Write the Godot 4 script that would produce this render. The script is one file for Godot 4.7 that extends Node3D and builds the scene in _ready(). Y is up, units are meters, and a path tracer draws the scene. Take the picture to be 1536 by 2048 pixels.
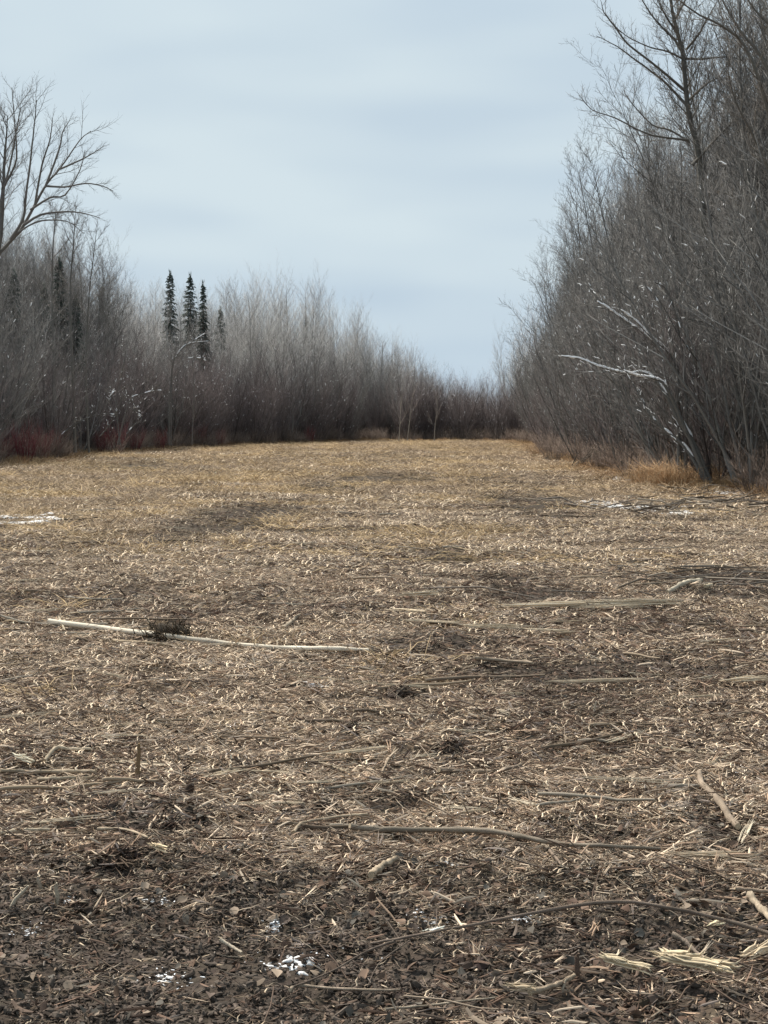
extends Node3D
# A mulched forest clearing under a pale overcast sky, bare thickets on both sides.

const F := 2800.0        # focal length in pixels of the 1536 x 2048 photograph
const EYE := 1.6
var PITCH := atan(174.0 / 2800.0)
var R := RandomNumberGenerator.new()
var n_low := FastNoiseLite.new()
var n_mid := FastNoiseLite.new()
var n_fine := FastNoiseLite.new()
var n_patch := FastNoiseLite.new()
var taken := {}
var M := {}
var view: Basis
var COS := {}
var SIN := {}


# ------------------------------------------------------------------ mesh collecting
class MB:
	var v := PackedVector3Array()
	var n := PackedVector3Array()
	var c := PackedColorArray()
	var i := PackedInt32Array()
	func tris() -> int:
		return i.size() / 3
	func mesh(m: Material) -> ArrayMesh:
		var a := []
		a.resize(Mesh.ARRAY_MAX)
		a[Mesh.ARRAY_VERTEX] = v
		a[Mesh.ARRAY_NORMAL] = n
		a[Mesh.ARRAY_COLOR] = c
		a[Mesh.ARRAY_INDEX] = i
		var o := ArrayMesh.new()
		o.add_surface_from_arrays(Mesh.PRIMITIVE_TRIANGLES, a)
		o.surface_set_material(0, m)
		return o


func tube(b: MB, pts: PackedVector3Array, rads: PackedFloat32Array, sides: int, c0: Color, c1: Color, cap := false, capc := Color(0.5, 0.4, 0.28), squash := 1.0) -> void:
	var np := pts.size()
	var cs: PackedFloat32Array = COS[sides]
	var sn: PackedFloat32Array = SIN[sides]
	var first := b.v.size()
	var u := Vector3.ZERO
	var prev_tip := false
	for k in np:
		var d: Vector3 = (pts[mini(k + 1, np - 1)] - pts[maxi(k - 1, 0)]).normalized()
		if k == 0:
			u = d.cross(Vector3(0.31, 0.17, 0.93))
			if squash != 1.0:
				u = d.cross(Vector3.UP)
			if u.length_squared() < 0.001:
				u = d.cross(Vector3.RIGHT)
		u = (u - d * u.dot(d)).normalized()
		var w := d.cross(u)
		var col := c0.lerp(c1, float(k) / (np - 1))
		var r := rads[k]
		if k == np - 1 and r <= 0.0:
			b.v.append(pts[k]); b.n.append(d); b.c.append(col)
			prev_tip = true
		else:
			for s in sides:
				var o: Vector3 = u * cs[s] + w * (sn[s] * squash)
				b.v.append(pts[k] + o * r); b.n.append(o); b.c.append(col)
	for k in np - 1:
		var a := first + k * sides
		for s in sides:
			var t := (s + 1) % sides
			if k == np - 2 and prev_tip:
				b.i.append(a + s); b.i.append(a + sides); b.i.append(a + t)
			else:
				b.i.append(a + s); b.i.append(a + sides + s); b.i.append(a + sides + t)
				b.i.append(a + s); b.i.append(a + sides + t); b.i.append(a + t)
	if cap:
		for e in 2:
			if e == 1 and prev_tip:
				continue
			var k := 0 if e == 0 else np - 1
			var d: Vector3 = (pts[0] - pts[1]).normalized() if e == 0 else (pts[np - 1] - pts[np - 2]).normalized()
			var base := b.v.size()
			b.v.append(pts[k] + d * rads[k] * 0.35); b.n.append(d); b.c.append(capc)
			for s in sides:
				b.v.append(b.v[first + k * sides + s]); b.n.append(d); b.c.append(capc)
			for s in sides:
				var t := (s + 1) % sides
				if e == 0:
					b.i.append(base); b.i.append(base + 1 + s); b.i.append(base + 1 + t)
				else:
					b.i.append(base); b.i.append(base + 1 + t); b.i.append(base + 1 + s)


func facet(b: MB) -> MB:
	var o := MB.new()
	for k in range(0, b.i.size(), 3):
		var p := b.v[b.i[k]]; var q := b.v[b.i[k + 1]]; var r := b.v[b.i[k + 2]]
		var n := (r - p).cross(q - p).normalized()
		for j in 3:
			o.v.append(b.v[b.i[k + j]]); o.n.append(n); o.c.append(b.c[b.i[k + j]]); o.i.append(k + j)
	return o


# ------------------------------------------------------------------ small helpers
func rf(a: float, b: float) -> float:
	return R.randf_range(a, b)

func rv() -> Vector3:
	return Vector3(R.randf() - 0.5, R.randf() - 0.5, R.randf() - 0.5) * 2.0

func numbered(called: String) -> String:
	var k: int = taken.get(called, 0)
	taken[called] = k + 1
	return called if k == 0 else "%s_%03d" % [called, k]

func tag(o: Node3D, label: String, category: String, group := "", kind := "") -> Node3D:
	if label: o.set_meta("label", label)
	if category: o.set_meta("category", category)
	if group: o.set_meta("group", group)
	if kind: o.set_meta("kind", kind)
	return o

func part(called: String, mesh: Mesh, parent: Node) -> MeshInstance3D:
	var o := MeshInstance3D.new()
	o.name = called
	o.mesh = mesh
	if called == "snow": o.set_meta("kind", "stuff")
	parent.add_child(o, true)
	return o

func base(called: String, at := Vector3.ZERO) -> Node3D:
	var o := Node3D.new()
	o.name = numbered(called)
	add_child(o, true)
	o.position = at
	return o

func vmat(rough := 0.9, tex: Texture2D = null, sc := 1.0, nrm: Texture2D = null, nsc := 0.6) -> StandardMaterial3D:
	var m := StandardMaterial3D.new()
	m.vertex_color_use_as_albedo = true
	m.roughness = rough
	m.metallic_specular = 0.25
	if tex or nrm:
		m.uv1_triplanar = true
		m.uv1_scale = Vector3.ONE * sc
	if tex:
		m.albedo_texture = tex
	if nrm:
		m.normal_enabled = true
		m.normal_texture = nrm
		m.normal_scale = nsc
	return m

func ramp(lo: float, hi: float) -> Gradient:
	var g := Gradient.new()
	g.set_color(0, Color(lo, lo, lo).linear_to_srgb())
	g.set_color(1, Color(hi, hi, hi).linear_to_srgb())
	return g

func noise_tex(seed_: int, freq: float, lo: float, hi: float, size := 512, nrm := false) -> NoiseTexture2D:
	var f := FastNoiseLite.new()
	f.seed = seed_
	f.frequency = freq
	f.fractal_octaves = 5
	var t := NoiseTexture2D.new()
	t.width = size; t.height = size
	t.seamless = true
	t.noise = f
	if nrm:
		t.as_normal_map = true
		t.bump_strength = 6.0
	else:
		t.color_ramp = ramp(lo, hi)
	return t

func hgt(x: float, z: float) -> float:
	var d := -z
	var a := 0.055 * n_low.get_noise_2d(x, z * 1.0)
	a += 0.050 * n_mid.get_noise_2d(x, z)
	a += 0.045 * n_patch.get_noise_2d(x * 1.1 + 7.0, z * 2.6)
	if d < 30.0:
		var f := n_fine.get_noise_2d(x, z)
		a += 0.038 * f * clampf((30.0 - d) / 12.0, 0.0, 1.0)
	return a

func gp(px: float, py: float, up := 0.0) -> Vector3:      # where the ground is seen at a pixel of the photograph
	var ray := view * Vector3((px - 768.0) / F, -(py - 1024.0) / F, -1.0)
	var h := 0.0
	var p := Vector3.ZERO
	for k in 6:
		p = Vector3(0, EYE, 0) + ray * ((EYE - h) / -ray.y)
		h = lerpf(h, hgt(p.x, p.z), 0.7)
	return Vector3(p.x, hgt(p.x, p.z) + up, p.z)

func wp(px: float, py: float, d: float) -> Vector3:        # a point seen at a pixel, d metres ahead
	var ray := view * Vector3((px - 768.0) / F, -(py - 1024.0) / F, -1.0)
	return Vector3(0, EYE, 0) + ray * (d / -ray.z)

func perp(d: Vector3) -> Vector3:
	var q := d.cross(Vector3(0.3, 0.1, 0.9))
	return q.normalized() if q.length_squared() > 0.01 else Vector3.RIGHT


# ------------------------------------------------------------------ tree growing
# S.lv[k] = {seg, wob, up, n, t0, ang, len, tap, r, sides}; S.c[k] colour of level k
func spawn(out: Array, pts: PackedVector3Array, rads: PackedFloat32Array, L: float, lv: int, S: Dictionary) -> void:
	if lv + 1 >= S.lv.size():
		return
	var s: Dictionary = S.lv[lv]
	var cnt: int = s.n
	var az := R.randf() * TAU
	var np := pts.size() - 1
	for k in cnt:
		var t: float = lerpf(s.t0, 0.99, (k + R.randf()) / cnt)
		var q := t * np
		var j := mini(int(q), np - 1)
		var p := pts[j].lerp(pts[j + 1], q - j)
		var d := (pts[j + 1] - pts[j]).normalized()
		az += 2.4 + rf(-0.5, 0.5)
		var ax := perp(d).rotated(d, az)
		var ang: float = deg_to_rad(s.ang * rf(0.7, 1.3))
		var cd := d.rotated(ax, ang)
		var cl: float = L * s.len * (1.0 - s.tap * t) * rf(0.6, 1.25)
		var cr: float = minf(lerpf(rads[j], rads[j + 1], q - j) * 0.75, maxf(cl * s.r, S.rmin))
		grow(out, p, cd, cl, cr, lv + 1, S)

func grow(out: Array, p: Vector3, dir: Vector3, L: float, r: float, lv: int, S: Dictionary) -> void:
	var s: Dictionary = S.lv[lv]
	var seg: int = s.seg
	var last: bool = lv == S.lv.size() - 1
	var pts := PackedVector3Array([p])
	var rads := PackedFloat32Array([r])
	var d := dir
	var st := L / seg
	for k in seg:
		d = (d + rv() * s.wob + Vector3.UP * s.up).normalized()
		p += d * st
		pts.append(p)
		rads.append(0.0 if k == seg - 1 else lerpf(r, S.rmin * 0.6, float(k + 1) / seg))
	var c: Color = S.c[mini(lv, S.c.size() - 1)]
	var tint := (rf(0.55, 1.7) if lv < 2 else rf(0.6, 1.5))
	c = c * tint
	tube(out[mini(lv, 1)], pts, rads, s.sides, c, S.c[mini(lv + 1, S.c.size() - 1)] * tint)
	if S.has("snow") and (lv == 1 or lv == 2) and R.randf() < S.snow:
		snow_dash(out[2], pts, rads, rf(0.15, 0.8), rf(0.05, 0.18), rf(0.008, 0.015))
	spawn(out, pts, rads, L, lv, S)

func snow_dash(b: MB, pts: PackedVector3Array, rads: PackedFloat32Array, t: float, L: float, r: float) -> void:
	var q := t * (pts.size() - 1)
	var j := mini(int(q), pts.size() - 2)
	var d := (pts[j + 1] - pts[j]).normalized()
	var up := Vector3.UP - d * d.y
	if up.length() < 0.15:
		return
	var p := pts[j].lerp(pts[j + 1], q - j) + up.normalized() * (rads[j] * 0.6 + r * 0.4)
	var w := Color(0.86, 0.88, 0.9)
	var e := perp(d) * r * 0.4
	tube(b, PackedVector3Array([p - d * L * 0.5, p - d * L * 0.25 + e, p + d * L * 0.2 - e, p + d * L * 0.5]), PackedFloat32Array([r * 0.25, r, r * 0.85, 0.0]), 4, w, w)

func species(k: String) -> Dictionary:
	var alder := [Color(0.195, 0.192, 0.184), Color(0.162, 0.16, 0.155), Color(0.155, 0.152, 0.148)]
	match k:
		"alder": return {"stems": 7, "spread": 24.0, "h": [5.5, 8.0], "r": 0.042, "rmin": 0.0054, "snow": 0.026, "c": alder, "lv": [
			{"seg": 8, "wob": 0.13, "up": 0.05, "n": 12, "t0": 0.12, "ang": 36.0, "len": 0.34, "tap": 0.55, "r": 0.010, "sides": 5},
			{"seg": 5, "wob": 0.17, "up": 0.10, "n": 8, "t0": 0.12, "ang": 38.0, "len": 0.42, "tap": 0.4, "r": 0.008, "sides": 3},
			{"seg": 3, "wob": 0.18, "up": 0.10, "n": 4, "t0": 0.15, "ang": 36.0, "len": 0.55, "tap": 0.35, "r": 0.007, "sides": 3},
			{"seg": 2, "wob": 0.15, "up": 0.12, "n": 0, "sides": 3}]}
		"willow": return {"stems": 14, "spread": 36.0, "h": [3.8, 5.6], "r": 0.024, "rmin": 0.0040, "snow": 0.012, "c": [Color(0.135, 0.118, 0.114), Color(0.12, 0.106, 0.105), Color(0.128, 0.108, 0.108)], "lv": [
			{"seg": 6, "wob": 0.12, "up": 0.10, "n": 13, "t0": 0.08, "ang": 30.0, "len": 0.38, "tap": 0.45, "r": 0.009, "sides": 4},
			{"seg": 3, "wob": 0.14, "up": 0.16, "n": 10, "t0": 0.12, "ang": 32.0, "len": 0.5, "tap": 0.4, "r": 0.007, "sides": 3},
			{"seg": 2, "wob": 0.14, "up": 0.14, "n": 3, "t0": 0.2, "ang": 28.0, "len": 0.55, "tap": 0.3, "r": 0.006, "sides": 3},
			{"seg": 1, "wob": 0.15, "up": 0.1, "n": 0, "sides": 3}]}
		"aspen": return {"stems": 1, "spread": 4.0, "h": [11.0, 13.5], "r": 0.085, "rmin": 0.0056, "snow": 0.012, "c": [Color(0.30, 0.295, 0.28), Color(0.27, 0.265, 0.255), Color(0.26, 0.25, 0.24)], "lv": [
			{"seg": 10, "wob": 0.05, "up": 0.05, "n": 42, "t0": 0.22, "ang": 42.0, "len": 0.26, "tap": 0.62, "r": 0.009, "sides": 6},
			{"seg": 5, "wob": 0.12, "up": 0.16, "n": 11, "t0": 0.15, "ang": 40.0, "len": 0.36, "tap": 0.45, "r": 0.007, "sides": 3},
			{"seg": 2, "wob": 0.15, "up": 0.16, "n": 5, "t0": 0.15, "ang": 40.0, "len": 0.48, "tap": 0.3, "r": 0.007, "sides": 3},
			{"seg": 1, "wob": 0.1, "up": 0.1, "n": 0, "sides": 3}]}
		"sapling": return {"stems": 5, "spread": 13.0, "h": [7.5, 12.0], "r": 0.045, "rmin": 0.0056, "c": [Color(0.41, 0.405, 0.39), Color(0.38, 0.375, 0.365), Color(0.37, 0.36, 0.35)], "lv": [
			{"seg": 8, "wob": 0.05, "up": 0.07, "n": 30, "t0": 0.22, "ang": 36.0, "len": 0.26, "tap": 0.5, "r": 0.008, "sides": 4},
			{"seg": 3, "wob": 0.1, "up": 0.2, "n": 8, "t0": 0.15, "ang": 28.0, "len": 0.42, "tap": 0.4, "r": 0.007, "sides": 3},
			{"seg": 2, "wob": 0.1, "up": 0.14, "n": 3, "t0": 0.15, "ang": 30.0, "len": 0.5, "tap": 0.3, "r": 0.006, "sides": 3},
			{"seg": 1, "wob": 0.1, "up": 0.1, "n": 0, "sides": 3}]}
		"tall": return {"stems": 3, "spread": 9.0, "h": [9.5, 13.0], "r": 0.062, "rmin": 0.0060, "snow": 0.014, "c": [Color(0.18, 0.176, 0.167), Color(0.145, 0.142, 0.137), Color(0.138, 0.133, 0.129)], "lv": [
			{"seg": 9, "wob": 0.08, "up": 0.06, "n": 28, "t0": 0.16, "ang": 38.0, "len": 0.25, "tap": 0.5, "r": 0.010, "sides": 6},
			{"seg": 5, "wob": 0.15, "up": 0.12, "n": 11, "t0": 0.12, "ang": 38.0, "len": 0.40, "tap": 0.4, "r": 0.008, "sides": 4},
			{"seg": 3, "wob": 0.17, "up": 0.12, "n": 5, "t0": 0.12, "ang": 38.0, "len": 0.50, "tap": 0.3, "r": 0.007, "sides": 3},
			{"seg": 2, "wob": 0.16, "up": 0.1, "n": 0, "sides": 3}]}
		"brush": return {"stems": 30, "spread": 40.0, "h": [0.7, 1.9], "r": 0.009, "rmin": 0.0045, "c": [Color(0.17, 0.14, 0.12), Color(0.18, 0.145, 0.122), Color(0.19, 0.145, 0.12)], "lv": [
			{"seg": 4, "wob": 0.14, "up": 0.04, "n": 7, "t0": 0.2, "ang": 30.0, "len": 0.42, "tap": 0.4, "r": 0.006, "sides": 3},
			{"seg": 2, "wob": 0.14, "up": 0.1, "n": 3, "t0": 0.2, "ang": 30.0, "len": 0.5, "tap": 0.3, "r": 0.006, "sides": 3},
			{"seg": 1, "wob": 0.1, "up": 0.1, "n": 0, "sides": 3}]}
		"dogwood": return {"stems": 36, "spread": 28.0, "h": [1.0, 2.0], "r": 0.009, "rmin": 0.0042, "c": [Color(0.12, 0.040, 0.043), Color(0.14, 0.042, 0.046), Color(0.145, 0.042, 0.048)], "lv": [
			{"seg": 4, "wob": 0.09, "up": 0.06, "n": 6, "t0": 0.3, "ang": 24.0, "len": 0.42, "tap": 0.4, "r": 0.006, "sides": 3},
			{"seg": 2, "wob": 0.1, "up": 0.16, "n": 3, "t0": 0.2, "ang": 26.0, "len": 0.5, "tap": 0.3, "r": 0.006, "sides": 3},
			{"seg": 1, "wob": 0.1, "up": 0.1, "n": 0, "sides": 3}]}
	return {}

func grow_tree(S: Dictionary) -> Array:
	var out := [MB.new(), MB.new(), MB.new(), []]
	var all: MB = out[0]
	var stems: int = S.stems
	for k in stems:
		var az: float = TAU * k / stems + rf(-0.4, 0.4)
		var lean: float = deg_to_rad(S.spread * (rf(0.15, 1.0) if stems > 1 else rf(0.0, 1.0)))
		var dir := Vector3(sin(lean) * cos(az), cos(lean), sin(lean) * sin(az))
		var off := Vector3(cos(az), 0, sin(az)) * (rf(0.03, 0.22) if stems > 1 else 0.0) - Vector3.UP * 0.15
		out[0] = MB.new()
		grow(out, off, dir, rf(S.h[0], S.h[1]) * (rf(0.75, 1.0) if stems > 1 else 1.0), S.r * rf(0.75, 1.2), 0, S)
		var one: MB = out[0]
		out[3].append(one)
		var shift := all.v.size()
		all.v.append_array(one.v); all.n.append_array(one.n); all.c.append_array(one.c)
		for q in one.i: all.i.append(q + shift)
	out[0] = all
	return out

func make_proto(k: String, mats: Array) -> Dictionary:
	var b := grow_tree(species(k))
	var d := {"trunk": b[0].mesh(mats[0]), "crown": b[1].mesh(mats[1]), "stems": [], "h": b[1].mesh(null).get_aabb().end.y}
	for q in b[3]: d.stems.append(q.mesh(mats[0]))
	if b[2].v.size() > 0:
		d.snow = b[2].mesh(M.snow)
	return d

func spruce_mesh(h: float, w: float) -> Array:
	var tr := MB.new()
	var cr := MB.new()
	tube(tr, PackedVector3Array([Vector3(0, -0.2, 0), Vector3(0.02, h * 0.5, 0), Vector3(0, h, 0)]), PackedFloat32Array([h * 0.011, h * 0.007, 0.0]), 6, Color(0.09, 0.075, 0.06), Color(0.07, 0.06, 0.05))
	var g := Color(0.062, 0.080, 0.070)
	var whorls := int(h * 7.5)
	for k in whorls:
		var t := (k + R.randf()) / whorls
		var y := h * lerpf(0.05, 0.985, t)
		var reach := w * pow(1.0 - t, 0.75) * rf(0.6, 1.2) + 0.10
		var cnt := 7 if t < 0.8 else 5
		var a0 := R.randf() * TAU
		for j in cnt:
			var a := a0 + TAU * j / cnt + rf(-0.3, 0.3)
			y = h * clampf(lerpf(0.05, 0.985, t + rf(-0.6, 0.6) / whorls), 0.03, 0.985)
			var d := Vector3(cos(a), rf(-0.55, -0.05) + 0.7 * maxf(t - 0.6, 0.0), sin(a)).normalized()
			var L := reach * rf(0.6, 1.1)
			var pts := PackedVector3Array([Vector3(0, y, 0)])
			var q := Vector3(0, y, 0)
			for s in 3:
				d = (d + Vector3(0, 0.16 if s == 2 else -0.08, 0)).normalized()
				q += (d + rv() * 0.12) * L / 3.0
				pts.append(q)
			tube(cr, pts, PackedFloat32Array([0.016, 0.012, 0.009, 0.0]), 3, Color(0.06, 0.05, 0.04), g)
			var sprays := int(clampf(L * 20.0, 6.0, 20.0))
			for s in sprays:
				var tt := lerpf(0.12, 1.0, (s + R.randf()) / sprays) * 3.0
				var jj := mini(int(tt), 2)
				var p := pts[jj].lerp(pts[jj + 1], tt - jj)
				var side := d.cross(Vector3.UP).normalized() * (1.0 if s % 2 else -1.0)
				var sd := (d * rf(0.3, 0.9) + side * rf(0.3, 1.0) + Vector3.UP * rf(-1.3, 0.1)).normalized()
				var sl := rf(0.14, 0.36) * (0.6 + 0.4 * (1.0 - t))
				var gc := g * rf(0.6, 1.5)
				tube(cr, PackedVector3Array([p, p + sd * sl * 0.5, p + sd * sl]), PackedFloat32Array([0.014, 0.026, 0.0]), 3, gc, gc)
	for k in 24:
		var a := R.randf() * TAU
		var y := h * rf(0.93, 1.0)
		tube(cr, PackedVector3Array([Vector3(0, y, 0), Vector3(cos(a) * 0.06, y + 0.08, sin(a) * 0.06), Vector3(cos(a) * 0.07, y + 0.26, sin(a) * 0.07)]), PackedFloat32Array([0.01, 0.025, 0.0]), 3, g, g)
	return [tr, cr]

func put_proto(called: String, pr: Dictionary, at: Vector3, yaw: float, sc: float, label: String, cat: String, group: String, lean := Vector2.ZERO) -> Node3D:
	var o := base(called, at)
	o.rotation = Vector3(lean.y, 0, lean.x)
	o.rotate_object_local(Vector3.UP, yaw)
	o.scale = Vector3.ONE * sc
	var single: bool = pr.has("stems") and pr.stems.size() > 1 and -at.z < 62.0 and pr.stems.size() < 10
	for k in ["trunk", "crown", "snow"]:
		if k == "trunk" and single:
			for q in pr.stems: part("stem", q, o)
			continue
		if pr.has(k):
			var called_part: String = {"trunk": pr.get("trunk_name", "trunk"), "crown": "crown", "snow": "snow"}[k]
			part(called_part, pr[k], o)
	tag(o, label, cat, group)
	return o

func multi(called: String, mesh: Mesh, buf: PackedFloat32Array, parent: Node) -> MultiMeshInstance3D:
	var mm := MultiMesh.new()
	mm.transform_format = MultiMesh.TRANSFORM_3D
	mm.use_colors = true
	mm.mesh = mesh
	mm.instance_count = buf.size() / 16
	mm.buffer = buf
	var o := MultiMeshInstance3D.new()
	o.name = called
	o.multimesh = mm
	o.set_meta("kind", "stuff")
	parent.add_child(o, true)
	return o

func pack(buf: PackedFloat32Array, b: Basis, p: Vector3, c: Color) -> void:
	buf.append_array([b.x.x, b.y.x, b.z.x, p.x, b.x.y, b.y.y, b.z.y, p.y, b.x.z, b.y.z, b.z.z, p.z, c.r, c.g, c.b, 1.0])


# ------------------------------------------------------------------ the ground's cover
var soil_spots := []
var soil_at := {}
func soil(x: float, z: float) -> float:                    # 1 where dark earth is bare
	var cell := 0.06 if z > -20.0 else 0.3
	var key := Vector3i(roundi(x / cell), roundi(z / cell), 0 if z > -20.0 else 1)
	if soil_at.has(key): return soil_at[key]
	var s := soil_here(key.x * cell, key.y * cell)
	soil_at[key] = s
	return s

func soil_here(x: float, z: float) -> float:
	var d := -z
	var s := n_patch.get_noise_2d(x * 0.55, z * 1.0) * 2.0 + n_mid.get_noise_2d(x * 0.35 + 90.0, z * 0.8) * 1.0 - 0.52
	for e in soil_spots:
		var q: float = pow((x - e[0]) / e[2], 2.0) + pow((z - e[1]) / e[3], 2.0)
		if q < 4.0:
			s = maxf(s, (1.5 - q * 0.6) * e[4] + n_fine.get_noise_2d(x, z) * 0.4)
	# the muddy corner at the near left and the leafy strip beside it
	var near := clampf((5.15 - d - 0.10 * (x + 1.2)) / 0.7, 0.0, 1.0)
	if near > 0.0:
		s = maxf(s, near * clampf(0.95 - 0.7 * x, 0.0, 1.3) + n_fine.get_noise_2d(x * 0.6, z * 0.6) * 0.5)
	return clampf(s, 0.0, 1.0)

func straw(x: float, z: float) -> float:                   # 1 where dry grass lies over the mulch
	var d := -z
	var s := clampf((d - 13.0) / 22.0, 0.0, 1.0) * 0.75
	s += n_patch.get_noise_2d(x * 0.25 + 40.0, z * 0.3) * 0.8
	s += 0.35 * clampf(-x / (0.2 * d), -0.6, 1.0) * clampf((d - 12.0) / 10.0, 0.0, 1.0)
	if d > 95.0: s += 0.5
	return clampf(s, 0.0, 1.0)

func edge_r(d: float) -> float:
	var k := [[0.0, 10.5], [20.0, 10.0], [32.0, 8.9], [40.0, 8.3], [56.0, 8.7], [80.0, 10.2], [100.0, 11.9], [128.0, 13.6], [150.0, 14.0], [300.0, 24.0]]
	return table(k, d) + 1.5 * n_low.get_noise_2d(d * 0.9, 500.0) * clampf((d - 20.0) / 30.0, 0.3, 1.0)
func edge_l(d: float) -> float:
	var k := [[0.0, -21.0], [40.0, -19.5], [58.0, -15.6], [70.0, -16.4], [90.0, -15.3], [112.0, -11.0], [128.0, -6.0], [138.0, -1.5], [300.0, -1.0]]
	return table(k, d) + 1.6 * n_low.get_noise_2d(d * 0.9, 700.0)
func table(k: Array, d: float) -> float:
	for j in k.size() - 1:
		if d <= k[j + 1][0]:
			return lerpf(k[j][1], k[j + 1][1], (d - k[j][0]) / (k[j + 1][0] - k[j][0]))
	return k[-1][1]

func top_of(x: float, d: float) -> float:                  # how tall the wood stands
	var px := 768.0 + x * F / d
	var k := [[-400.0, 430.0], [0.0, 410.0], [100.0, 430.0], [190.0, 470.0], [230.0, 535.0], [300.0, 545.0], [430.0, 565.0], [455.0, 550.0], [500.0, 518.0], [620.0, 518.0], [680.0, 572.0], [740.0, 618.0], [800.0, 662.0], [850.0, 700.0], [880.0, 730.0], [910.0, 738.0], [990.0, 742.0], [1010.0, 720.0], [1030.0, 645.0], [1060.0, 540.0], [1090.0, 420.0], [1110.0, 335.0], [1150.0, 275.0], [1180.0, 235.0], [1250.0, 185.0], [1400.0, 160.0], [1440.0, 90.0], [1480.0, -40.0], [1536.0, -150.0], [1700.0, -300.0]]
	return clampf((850.0 - table(k, px)) * d / F + 1.6, 3.0, 18.5)

func build_ground() -> void:
	var xs := PackedFloat32Array()
	var x := 0.0
	var half := []
	while x < 900.0:
		half.append(x)
		x += 0.042 if x < 2.6 else 0.042 * pow(x / 2.6, 1.35)
	for k in range(half.size() - 1, 0, -1): xs.append(-half[k])
	for h in half: xs.append(h)
	var zs := PackedFloat32Array()
	var d := -60.0
	while d < 1500.0:
		zs.append(-d)
		if d < 2.6: d += clampf((2.6 - d) * 0.3, 0.15, 12.0)
		elif d < 9.0: d += 0.04
		else: d += 0.04 * pow(d / 9.0, 1.25)
	var nx := xs.size()
	var nz := zs.size()
	var b := MB.new()
	b.v.resize(nx * nz); b.n.resize(nx * nz); b.c.resize(nx * nz); b.i.resize((nx - 1) * (nz - 1) * 6)
	var q := 0
	for j in nz:
		var z := zs[j]
		for i in nx:
			var xx := xs[i]
			b.v[q] = Vector3(xx, hgt(xx, z), z)
			var out := z > 3.0 or absf(xx) > 40.0 or z < -260.0
			var so := 0.3 if out else soil_here(xx, z)
			var st := 0.3 if out else straw(xx, z)
			var g := n_fine.get_noise_2d(xx * 0.7 + 30.0, z * 0.7) if not out else 0.0
			var c := Color(0.12, 0.092, 0.071).lerp(Color(0.24, 0.178, 0.105), st * 0.9).lerp(Color(0.050, 0.040, 0.032), so * 0.9)
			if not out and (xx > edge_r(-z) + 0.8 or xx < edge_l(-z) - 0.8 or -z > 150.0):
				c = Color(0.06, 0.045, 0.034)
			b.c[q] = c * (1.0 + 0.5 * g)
			q += 1
	q = 0
	for j in nz:
		for i in nx:
			var i0 := maxi(i - 1, 0); var i1 := mini(i + 1, nx - 1)
			var j0 := maxi(j - 1, 0); var j1 := mini(j + 1, nz - 1)
			var sx: float = (b.v[j * nx + i1].y - b.v[j * nx + i0].y) / (xs[i1] - xs[i0])
			var sz: float = (b.v[j1 * nx + i].y - b.v[j0 * nx + i].y) / (zs[j1] - zs[j0])
			b.n[q] = Vector3(-sx, 1, -sz).normalized()
			q += 1
	q = 0
	for j in nz - 1:
		for i in nx - 1:
			var a := j * nx + i            # z falls with j: (a, a+nx, a+nx+1) runs clockwise from above
			b.i[q] = a; b.i[q + 1] = a + nx; b.i[q + 2] = a + nx + 1
			b.i[q + 3] = a; b.i[q + 4] = a + nx + 1; b.i[q + 5] = a + 1
			q += 6
	var m := vmat(0.95, noise_tex(5, 0.03, 0.45, 1.5), 1.7, noise_tex(6, 0.05, 0, 1, 512, true), 1.0)
	m.uv1_world_triplanar = true
	var o := MeshInstance3D.new()
	o.name = "ground"
	o.mesh = b.mesh(m)
	add_child(o)
	tag(o, "dark earth of the cleared strip running between the thickets", "ground", "", "structure")

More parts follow.
